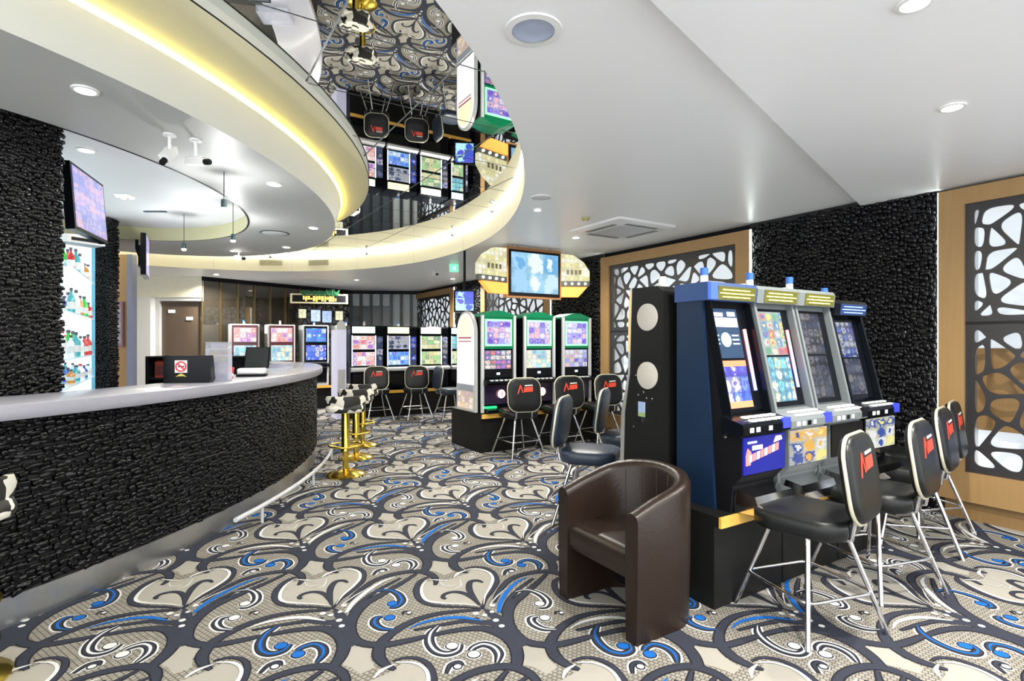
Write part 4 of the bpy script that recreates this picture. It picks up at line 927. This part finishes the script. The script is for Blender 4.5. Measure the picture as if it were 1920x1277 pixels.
# ---- green lit island
base_unit('machine_base', 'dark plinth with amber edge under the green lit machines', I0, RZ, 1.95, .83)
SILV = M('silver_trim', (.60, .61, .62), .35, .2)
GREENF = lit('green_frame', (.28, .95, .40), 1.3); GREEND = M('green_cap', (.0, .10, .04), .3, emit=(0, .16, .06), es=.3)
NUM = lit('pink_lamp', (1., .62, .52), 2.2)
gl = ['first green framed machine at the island corner beside the arched sign', 'middle green framed machine on the island', 'third green framed machine nearest the black wall']
lows = [(PALS['red'], (.05, .2, .25)), (PALS['teal'], (.75, .8, .9)), (PALS['violet'], (.35, .5, .4))]
for k in range(3):
    p = I0+V*(.03+.64*k)+U*.04; W = .50
    def ex(s, k=k, W=.50):
        pr = [(-.002, 1.72), (W+.002, 1.72), (W+.002, 1.745), (W/2+.06, 1.80), (W/2-.06, 1.80), (-.002, 1.745)]
        MB().prism(pr, -.022, .30, 'y').build('peaked_cap', GREEND, s, 0)
        d = MB().prism([(-.0, .93), (-.13, .90), (-.14, .88), (-.12, .86), (0, .84)], .02, W-.02, 'x').build('button_deck', BLACKG, s, 0)
        for q in range(5): MB().box(.08+.07*q, .12+.07*q, -.11, -.075, .905, .918).build('button', WHITEP, d, 0)
        MB().prism([(-.03, .56), (-.12, .54), (-.12, .505), (0, .50)], .04, W-.08, 'x').build('tray', BLACKG, s, 0)
        MB().box(.03, .20, -.055, -.02, .555, .58).build('green_tray_light', lit('green_tray', (.02, .7, .2), 1.2), s, 0)
        MB().lathe([(0, 0), (.055, 0), (.05, .01), (0, .012)], 20, (0, 0, 0), Matrix.Translation((.28, -.036, .73)) @ Matrix.Rotation(PI/2, 4, 'X')).build('lit_number', NUM, s, 30)
        for xx in (.268, .286): MB().box(xx, xx+.008, -.052, -.048, .70, .76).build('number_stroke', M('number_red', (.5, .05, .05), .4, emit=(.6, .1, .1), es=.4), s, 0)
    upright('slot_machine', gl[k], p, RZ, W, .5, .49, 1.72, BLACKG, [
        ('side_trim', -.006, .028, .50, 1.74, .03, SILV), ('side_trim', W-.028, W+.006, .50, 1.74, .03, SILV),
        ('green_surround', .03, W-.03, 1.31, 1.72, .012, GREEND), ('green_frame', .05, W-.05, 1.345, 1.69, .018, GREENF),
        ('upper_screen', .075, W-.075, 1.37, 1.665, .022, screen('isl_up%d' % k, 4, 4, PALS['violet'], (.35, .4, .8), 1.1, .48, seed=k)),
        ('lower_screen', .05, W-.06, 1.05, 1.29, .014, screen('isl_lo%d' % k, 5, 4, lows[k][0], lows[k][1], 1.0, .42, seed=k+5)),
        ('button_panel', .04, W-.04, .94, 1.04, .012, BLACK), ('panel_lamp', .22, .27, .975, 1.005, .016, lit('pale_lamp', (.6, .8, .9), 1)),
        ('belly_panel', .03, W-.03, .60, .84, .014, M('belly_purple', (.03, .02, .05), .2)), ('belly_glow', .03, W-.03, .84, .86, .016, M('belly_strip', (.1, .04, .04), .2)),
    ], 'green framed machines on the island', k != 0, ex)
# arched display panel on the island end
ap = thing('arched_display', 'tall white arched display panel at the end of the island', 'display', I0+V*-.015+U*.10, RZ+PI/2)   # local x along U, local y towards -V is +y
def arch(w, z0, z1, ins): return [(ins, z0+ins), (w-ins, z0+ins)]+[((w/2)+(w/2-ins)*math.cos(PI*k/14), z1-w*.55+(w*.55-ins)*math.sin(PI*k/14)) for k in range(15)]
MB().prism(arch(.52, .50, 1.80, 0), -.03, .012, 'y').build('casing', SILV, ap, 0)
MB().prism(arch(.52, .82, 1.80, .03), .012, .018, 'y').build('white_face', lit('white_face', (.86, .87, .90), 1.0), ap, 0)
MB().prism([(x, z) for x, z in arch(.52, 1.42, 1.80, .05)], .018, .022, 'y').build('orange_head', lit('orange_head', (.95, .70, .45), 1.0), ap, 0)
MB().box(.08, .44, .022, .025, 1.44, 1.465).box(.08, .44, .022, .025, 1.40, 1.415).build('maroon_stripe', lit('maroon_stripe', (.35, .12, .12), .7), ap, 0)
MB().box(.04, .48, .012, .018, .76, .84).build('grey_band', M('grey_band', (.35, .38, .45), .4), ap, 0)
MB().box(.04, .48, .012, .018, .53, .755).build('orange_picture', screen('orange_picture', 4, 3, [(.95, .6, .35), (.95, .8, .7), (.6, .4, .5)], (.9, .6, .4), .9, .4), ap, 0)
for q in range(1, 5): MB().box(.05+.084*q, .053+.084*q, .018, .0195, .88, 1.38).build('table_line', M('table_line', (.6, .62, .66), .5), ap, 0)
for q in range(1, 7): MB().box(.05, .47, .018, .0195, .86+.075*q, .863+.075*q).build('table_line', MATS['table_line'], ap, 0)
# small blue television beside it
bt_ = at(871, 565, 7.55); tv('television', 'small blue and white television above the arched display', bt_, .1, 0, .30, .31, screen('tv_blue', 2, 3, [(.8, .75, .95), (.1, .1, .7), (.5, .9, .95), (.05, .1, .6)], (.05, .08, .65), 1.1, .7), [(0, .05, .1), (0, .1, .2), (0, .1, 2.68-bt_.z)])
# overhead sign
os_ = thing('overhead_sign', 'hanging lit sign with yellow wings around a large television', 'sign', I0+V*.40+U*.02, RZ)
TVB = screen('tv_sky', 3, 2, [(.55, .75, .95), (.15, .4, .7), (.35, .6, .85), (.75, .88, 1.)], (.25, .52, .8), 1.05, .55)
MB().box(0, .88, 0, .09, 1.98, 2.65).build('television_box', M('copper_frame', (.42, .20, .08), .35, .4), os_, 0)
MB().box(.03, .85, -.012, 0, 2.01, 2.61).build('television_bezel', BLACK, os_, 0); MB().box(.06, .82, -.017, -.012, 2.05, 2.58).build('television_display', TVB, os_, 0)
YS = screen('yellow_lights', 7, 6, [(1., .88, .42), (1., .96, .75), (.75, .65, .2), (1., .98, .85), (.55, .5, .25)], (.95, .86, .48), 1.05, .30)
ORL = lit('orange_strip_light', (1., .28, .05), 1.5)
def wing(side):
    w = MB(); x0 = 0 if side < 0 else .88; e = -1 if side < 0 else .8
    pts = [(x0, 2.62), (x0+e*.22, 2.60), (x0+e*.40, 2.50), (x0+e*.50, 2.38), (x0+e*.50, 2.24), (x0, 2.24)]
    T_ = Matrix.Translation((x0, 0, 0)) @ Matrix.Rotation(.25 if side < 0 else -.5, 4, 'Z') @ Matrix.Translation((-x0, 0, 0))
    o = w.prism(pts, .0, .06, 'y', T_).build('yellow_wing', YS, os_, 0)
    MB().prism([(x0, 2.24), (x0+e*.5, 2.24), (x0+e*.5, 2.17), (x0, 2.17)], .0, .05, 'y', T_).build('dark_band', M('sign_dark', (.05, .06, .05), .4), os_, 0)
    for q in range(4): MB().lathe([(0, 0), (.018, 0), (.014, .02), (0, .024)], 10, (0, 0, 0), T_ @ Matrix.Translation((x0+e*(.08+.115*q), 0, 2.205)) @ Matrix.Rotation(PI/2, 4, 'X')).build('bulb', lit('sign_bulb', (1., .95, .8), 3), o, 40)
    MB().prism([(x0, 2.16), (x0+e*.46, 2.16), (x0+e*.30, 2.02), (x0, 2.02)], -.02, .05, 'y', T_).build('orange_light', ORL, os_, 0)
    g_ = [(x0+e*(.12+.07*k), 2.36) for k in range(4)]
    for x, z in g_: MB().box(x-.018, x+.018, -.004, 0, z-.03, z+.035, T_).build('sign_letter', M('sign_letter', (.20, .17, .10), .4), o, 0)
wing(-1); wing(1)
MB().box(.12, .16, .03, .07, 2.6, 2.68).box(.72, .76, .03, .07, 2.6, 2.68).build('hanger', STEEL, os_, 0)

# ---- back row A
A0p = gnd(656, 735, .49); A0p.z = 0
base_unit('machine_base', 'dark plinth with amber edge under the back machine row', A0p, RZ, 2.46, .7)
sc = [(PALS['red'], (.75, .85, .85), PALS['red'], (.85, .8, .78), (.75, .95, .75)), (PALS['dark'], (.5, .55, .65), PALS['blue'], (.2, .5, .85), (.9, .85, .5)), (PALS['green'], (.4, .5, .35), PALS['green'], (.75, .7, .35), (.85, .95, .75)), (PALS['teal'], (.2, .4, .4), PALS['green'], (.6, .6, .4), (.7, .95, .95))]
al = ['black machine with red and white screens in the back row', 'black machine with pale blue lower screen in the back row', 'black machine with yellow green screens in the back row', 'black machine at the right end of the back row']
for k in range(4):
    W = .62; p = A0p+V*(.02+.67*k)+U*.03; c = sc[k]
    def exa(s, W=W):
        MB().prism([(0, .93), (-.10, .90), (-.10, .86), (0, .84)], 0, W, 'x').build('button_deck', LGREY, s, 0)
        MB().prism([(0, .62), (-.08, .60), (-.08, .55), (0, .53)], .06, .4, 'x').build('coin_tray', BLACKG, s, 0)
    sm_ = upright('slot_machine', al[k], p, RZ, W, .5, .49, 1.70, BLACKG, [
        ('top_sign', .03, .45, 1.56, 1.68, .02, lit('topsign%d' % k, c[4], 1.3)),
        ('edge_light', .02, .035, .95, 1.52, .02, lit('edge_white', (.85, .9, 1.), 1.2)), ('edge_light', .455, .47, .95, 1.52, .02, MATS['edge_white']),
        ('upper_screen', .045, .445, 1.26, 1.51, .014, screen('a_up%d' % k, 3, 3, c[0], c[1], 1.0, .45, seed=k+.3)),
        ('lower_screen', .045, .445, .96, 1.21, .014, screen('a_lo%d' % k, 5, 3, c[2], c[3], 1.05, .45, seed=k+7.3)),
        ('bill_panel', .485, .60, .92, 1.50, .012, screen('a_bill%d' % k, 1, 5, PALS['dark']+[(.1, .15, .8), (.75, .7, .9)], (.03, .05, .12), .7, .5, seed=k)),
        ('belly_panel', .04, .45, .62, .83, .008, DGREY)], 'machines of the back row', True, exa); sm_.scale = (1 if k < 3 else .64, 1, 1)
# tall pale divider at the left end of the back row
dv = thing('divider_post', 'pale lilac illuminated post between the two far machine rows', 'post', A0p+V*-.22+U*.05, RZ); MB().box(0, .17, 0, .4, 0, 1.62).build('panel', M('lilac_post', (.55, .55, .68), .4, emit=(.6, .6, .8), es=.25), dv, 0)
MB().prism([(0, 1.62), (.17, 1.62), (.15, 1.74), (.085, 1.80), (.02, 1.74)], 0, .06, 'y').build('arched_cap', SILV, dv, 0); MB().box(.02, .15, -.01, 0, .5, .9).build('slot_panel', LGREY, dv, 0)
# ---- back row B, double screens
B0p = Vector((-5.46, 10.5, 0)); base_unit('machine_base', 'dark plinth under the double screen machines beyond the bar', B0p, RZ, 2.75, .6)
bl = ['double screen machine with red pictures left of its row', 'double screen machine with red top picture second in its row', 'double screen machine with deep blue pictures', 'double screen machine with pale green pictures at the row end']
bc_ = [(PALS['red'], (.9, .5, .5), PALS['teal'], (.5, .75, .85)), (PALS['red'], (.9, .55, .55), PALS['teal'], (.6, .8, .9)), (PALS['blue'], (.05, .35, .75), PALS['blue'], (.08, .15, .8)), (PALS['teal'], (.55, .7, .62), PALS['green'], (.5, .6, .5))]
for k in range(4):
    W = .52; p = B0p+V*(.02+.67*k)+U*.03; c = bc_[k]
    def exb(s, W=W): MB().prism([(0, .96), (-.1, .93), (-.1, .89), (0, .87)], 0, W, 'x').build('button_deck', BLACKG, s, 0)
    upright('slot_machine', bl[k], p, RZ, W, .45, .49, 1.75, LGREY, [
        ('bezel', .03, W-.03, .98, 1.73, .012, M('maroon_bezel', (.10, .01, .02), .2) if k < 2 else BLACKG),
        ('upper_screen', .06, W-.06, 1.40, 1.68, .018, screen('b_up%d' % k, 4, 3, c[0], c[1], 1.1, .4, seed=k+.7)),
        ('lower_screen', .06, W-.06, 1.02, 1.33, .018, screen('b_lo%d' % k, 5, 3, c[2], c[3], 1.0, .45, seed=k+9.1)),
        ('belly_panel', .04, W-.04, .55, .86, .01, BLACK)], 'double screen machines beyond the bar', True, exb)
for k, (px, y, lb) in enumerate(((368, 12.0, 'small far machine with green screen beyond the no smoking monitor'), (392, 11.6, 'small far machine with teal screen beyond the no smoking monitor'))):
    p = Vector(((px-CX)/F*y, y, 0)); upright('slot_machine', lb, p, .35, .42, .4, 0, 1.62, DGREY, [('upper_screen', .04, .38, 1.25, 1.58, .01, screen('c_up%d' % k, 3, 3, PALS['green'] if k == 0 else PALS['teal'], (.3, .7, .5) if k == 0 else (.3, .7, .75), 1., .4, seed=k+3.3)), ('lower_screen', .04, .38, .9, 1.2, .01, screen('c_lo%d' % k, 3, 3, PALS['teal'], (.7, .75, .7), .9, .4, seed=k+4.3))], 'double screen machines beyond the bar', False)
# led text sign and framed lights on the glass wall
ls_ = thing('led_ticker', 'amber led ticker sign hanging before the smoked glass wall', 'sign', at(544, 560, 11.2), math.atan2(.25, 1)); wl = 1.14
MB().box(0, wl, 0, .06, -.09, .11).build('frame', M('pale_brass', (.65, .60, .42), .3, .3), ls_, 0); MB().box(.04, wl-.04, -.006, 0, -.06, .08).build('dark_face', BLACK, ls_, 0)
rr = random.Random(3); x = .25
while x < .92:
    w_ = rr.choice((.03, .045, .06)); z0 = rr.choice((-.05, -.04, -.01)); MB().box(x, x+w_, -.010, -.006, z0, rr.choice((.02, .05, .06))).build('amber_glyph', lit('amber_led', (1., .52, .08), 2.0), ls_, 0); x += w_+.015
# foliage garland above the ticker
gar = MB(); rg = random.Random(8)
for k in range(120):
    px_, pz = rg.uniform(.2, .95), rg.gauss(.13, .025); a = rg.uniform(0, 6.28); c_ = Vector((px_, -.02+rg.uniform(-.03, .03), pz)); d_ = Vector((math.cos(a), rg.uniform(-.3, .3), math.sin(a)))*.05; w_ = Vector((-d_.z, .01, d_.x))*.3
    gar.add([c_-d_, c_+w_, c_+d_, c_-w_], [(0, 1, 2, 3)])
stuff(gar.build('green_garland', M('garland_green', (.02, .16, .06), .5), ls_, 0))
for px, py, w_, h_, c1, lb in ((567, 588, .16, .2, (.75, .72, .45), 'small yellow lit picture left under the ticker'), (592, 592, .2, .26, (.4, .55, .95), 'left blue lit panel under the ticker'), (613, 594, .2, .26, (.35, .5, .95), 'right blue lit panel under the ticker'), (636, 592, .16, .2, (.75, .72, .45), 'small yellow lit picture right under the ticker')):
    t = thing('lit_panel', lb, 'panel', at(px, py, 12.2), .3); MB().box(-w_/2-.02, w_/2+.02, 0, .03, -h_/2-.02, h_/2+.02).build('frame', BLACK, t, 0); MB().box(-w_/2, w_/2, -.006, 0, -h_/2, h_/2).build('face', screen('lp'+lb[:16], 2, 3, [c1, tuple(min(1, q*1.3) for q in c1)], c1, .8, .5), t, 0)
# exit sign
ex_ = thing('exit_sign', 'green and white exit sign hanging from the far ceiling', 'sign', at(851, 503, 9.0), .2); MB().box(-.085, .085, -.02, .02, -.075, .075).build('case', WHITEP, ex_, 0); MB().box(-.07, .07, -.024, -.02, -.06, .06).build('green_face', lit('exit_green', (.15, .85, .45), 1.1), ex_, 0)
MB().prism([(-.02, -.04), (0, -.01), (.02, -.04), (.03, -.035), (.012, .01), (.03, .02), (.012, .03), (-.02, .015), (-.025, -.01)], -.027, -.024, 'y').build('running_figure', lit('exit_white', (.85, 1, .9), 1), ex_, 0); MB().box(-.004, .004, -.004, .004, .075, ZC-ex_.location.z).build('hanger', STEEL, ex_, 0)

# ================================================================ CEILING FITTINGS AND LIGHT
def downlight(px, py, z, label, power, r=.045, col=(1, .95, .86), on=True, pos=None, es=30):
    p = pos or onz(px, py, z); s = thing('downlight', label, 'ceiling light', p, 0, 'recessed downlights')
    MB().lathe([(r, -.001), (r*1.35, -.001), (r*1.32, -.008), (r, -.010)], 28).build('trim_ring', WHITEP, s, 40)
    if on:
        MB().lathe([(0, -.004), (r, -.004), (r, -.002), (0, -.002)], 24).build('lens', lit('lamp_lens', (1, .96, .88), es), s, 30)
        ld = bpy.data.lights.new('lamp', 'AREA'); ld.shape = 'DISK'; ld.size = r*2; ld.energy = power; ld.color = col; ld.spread = math.radians(150)
        lo = bpy.data.objects.new('lamp', ld); COL.objects.link(lo); lo.parent = s; lo.location = (0, 0, -.02)
    else: MB().lathe([(r, -.003), (r*.85, .0), (r*.4, -.0005), (0, -.0005)], 28).build('reflector', M('blue_reflector', (.55, .64, .85), .2, .35), s, 60)
    return s
downlight(160, 168, ZC, 'bright downlight in the canopy at upper left', CANOPY_SPOT)
downlight(162, 281, 2.84, 'bright downlight just inside the canopy recess at left', CANOPY_SPOT, .05)
downlight(515, 345, ZC, 'downlight in the canopy above the counter middle', CANOPY_SPOT)
downlight(588, 427, ZC, 'downlight in the canopy near its right tip', CANOPY_SPOT)
downlight(537, 463, ZC, 'downlight at the far edge of the canopy', CANOPY_SPOT)
downlight(438, 470, ZC, 'small downlight in the canopy behind the pendant', CANOPY_SPOT)
downlight(1785, 200, ZL, 'bright downlight in the lowered ceiling at the right', ROOM_SPOT)
downlight(1715, 5, ZL, 'bright downlight at the top right photo edge', ROOM_SPOT)
downlight(1008, 393, ZC, 'small downlight in the ceiling before the hanging sign', ROOM_SPOT, .035)
downlight(1080, 445, ZC, 'downlight beside the air conditioning cassette', ROOM_SPOT)
downlight(1000, 55, ZC, 'large round recessed light with blue reflector, switched off', 0, .088, on=False)
for pos, lb in (((-3.2, 11.2, ZC), 'far ceiling downlight over the double screen machines'), ((-1.2, 11.0, ZC), 'far ceiling downlight over the back row'), ((-5.6, 10.3, ZC), 'far ceiling downlight by the smoked glass wall'), ((.6, 9.0, ZC), 'ceiling downlight behind the hanging sign')):
    downlight(0, 0, 0, lb, FAR_SPOT, pos=Vector(pos))
# room lights behind and beside the viewer, the same fittings carried on
for pos, lb in (((1.2, .2, ZL), 'downlight above the viewer'), ((3.2, 1.2, ZL), 'downlight near the right wall beside the viewer'), ((.2, -1.8, ZL), 'downlight behind the viewer'), ((2.6, -1.2, ZL), 'downlight behind the viewer to the right')):
    downlight(0, 0, 0, lb, ROOM_SPOT, pos=Vector(pos))
# pendants at the inner recess edge
for px, py, zt_, lb in ((420, 392, 2.40, 'small pendant lamp at the right tip of the canopy recess'), (437, 452, 2.44, 'small pendant lamp behind the canopy recess'), (345, 468, 2.44, 'small pendant lamp at the back of the canopy')):
    y = (zt_-EYE)*F/(CY-py); p = Vector(((px-CX)/F*y, y, zt_)); s = thing('pendant_lamp', lb, 'pendant light', p, 0, 'small pendant spots')
    ztop = 2.84 if ((p.x-IC[0])/IA)**2+((p.y-IC[1])/IB)**2 < 1 else ZC
    MB().tube([(0, 0, .06), (0, 0, ztop-p.z)], .003, 6).build('cord', BLACK, s, 60); MB().lathe([(.02, 0), (.022, .03), (.02, .07), (0, .072)], 16).build('shade', M('teal_shade', (.06, .10, .11), .3, .5), s, 40)
    MB().lathe([(0, -.012), (.014, -.011), (.024, .0), (.022, .008), (0, .008)], 16).build('bulb', lit('pendant_bulb', (1, .97, .9), 25), s, 50)
    ld = bpy.data.lights.new('lamp', 'POINT'); ld.energy = 7; ld.shadow_soft_size = .02; lo = bpy.data.objects.new('lamp', ld); COL.objects.link(lo); lo.parent = s; lo.location = (0, 0, -.05)
# recess fittings
for px, py, lb in ((234, 366, 'square four lamp fitting in the canopy recess'), (291, 396, 'dark slot vent in the canopy recess')):
    p = onz(px, py, 2.84); s = thing('ceiling_fitting', lb, 'ceiling light' if px == 234 else 'vent', p)
    if px == 234:
        MB().box(-.07, .07, -.07, .07, -.012, 0).build('plate', WHITEP, s, 0)
        for a in (-1, 1):
            for b in (-1, 1): MB().lathe([(0, -.03), (.02, -.028), (.022, -.012), (0, -.012)], 12, (a*.04, b*.04, 0)).build('lamp_head', lit('warm_head', (1, .95, .8), 3), s, 40)
    else:
        for k in range(3): MB().box(-.12+.085*k, -.05+.085*k, -.02, .02, -.01, 0).build('slot', M('dark_teal', (.05, .09, .12), .4), s, 0)
# speaker discs, sensor and air conditioning cassette
p = onz(1015, 370, ZC); s = thing('ceiling_speaker', 'flush round speaker in the white ceiling', 'speaker', p); MB().lathe([(0, -.006), (.075, -.006), (.085, -.001), (.085, 0)], 28).build('grille', M('speaker_white', (.66, .68, .72), .6), s, 40); MB().lathe([(.085, -.008), (.093, -.004), (.093, 0)], 28).build('rim', WHITEP, s, 40)
p = onz(1098, 408, ZC); s = thing('smoke_sensor', 'small olive sensor plate on the ceiling', 'sensor', p); MB().lathe([(0, -.03), (.035, -.028), (.045, -.012), (.045, 0)], 20).build('body', M('olive_sensor', (.35, .34, .16), .5), s, 40); MB().lathe([(0, -.034), (.008, -.033), (.008, -.028)], 10).build('led', lit('sensor_led', (1, .3, .2), 1), s, 40)
p = onz(515, 437, ZC); s = thing('ceiling_speaker', 'shallow oval speaker in the canopy near its right tip', 'speaker', p); MB().lathe([(0, -.012), (.13, -.012), (.15, -.001), (.15, 0)], 32).build('grille', M('speaker_grey', (.55, .60, .60), .5), s, 40); MB().lathe([(.15, -.006), (.16, -.003), (.16, 0)], 32).build('rim', BLACK, s, 40)
p = onz(1165, 428, ZC); s = thing('air_conditioner', 'square white air conditioning cassette in the ceiling', 'air conditioner', p, RZ)
MB().loft([[(x, y, 0) for x, y in rrect(.86, .86, .03)], [(x, y, -.02) for x, y in rrect(.84, .84, .03)], [(x, y, -.035) for x, y in rrect(.74, .74, .03)]]).build('panel', WHITEP, s, 30)
MB().box(-.25, .25, -.25, .25, -.042, -.034).build('intake_grille', LGREY, s, 0)
for k in range(4): MB().box(-.23, .23, .28, .335, -.040, -.034, Matrix.Rotation(k*PI/2, 4, 'Z')).build('outlet', M('outlet_dark', (.20, .22, .22), .5), s, 0)
# vents and spot heads on the recess fascia
def on_fascia(px, z):
    for k in range(2000):
        th = math.radians(95-k*.05); x, y = HC[0]+HA*math.cos(th), HC[1]+HB*math.sin(th)
        if (x/y*F+CX) >= px: break
    n_ = Vector((-math.cos(th)/HA, -math.sin(th)/HB, 0)).normalized(); return Vector((x, y, z)), n_
for px, lb in ((468, 'left air grille on the curved fascia'), (598, 'right air grille on the curved fascia')):
    p, n_ = on_fascia(px, 2.83); s = thing('air_grille', lb, 'vent', p+n_*.01, math.atan2(n_.y, n_.x)+PI/2)
    MB().box(-.2, .2, -.012, 0, -.05, .05).build('frame', M('grille_beige', (.52, .50, .38), .5), s, 0)
    for k in range(5): MB().box(-.18, .18, -.018, -.012, -.040+.018*k, -.034+.018*k).build('louvre', M('grille_dark', (.36, .34, .24), .5), s, 0)
for px, lb in ((500, 'tiny spot head on the fascia left of the right grille'), (692, 'tiny spot head on the fascia right of the grilles'), (855, 'tiny spot head on the fascia above the exit sign'), (930, 'tiny spot head on the fascia near its right bend')):
    p, n_ = on_fascia(px, 2.95); s = thing('spot_head', lb, 'spotlight', p+n_*.005, math.atan2(n_.y, n_.x)+PI/2)
    MB().box(-.02, .02, -.02, 0, -.02, .02).build('bracket', LGREY, s, 0); MB().lathe([(0, 0), (.02, 0), (.022, .05), (0, .05)], 12, (0, 0, 0), Matrix.Translation((0, -.02, 0)) @ Matrix.Rotation(PI/2+.5, 4, 'X')).build('head', GREY, s, 40)
bpy.context.view_layer.update()
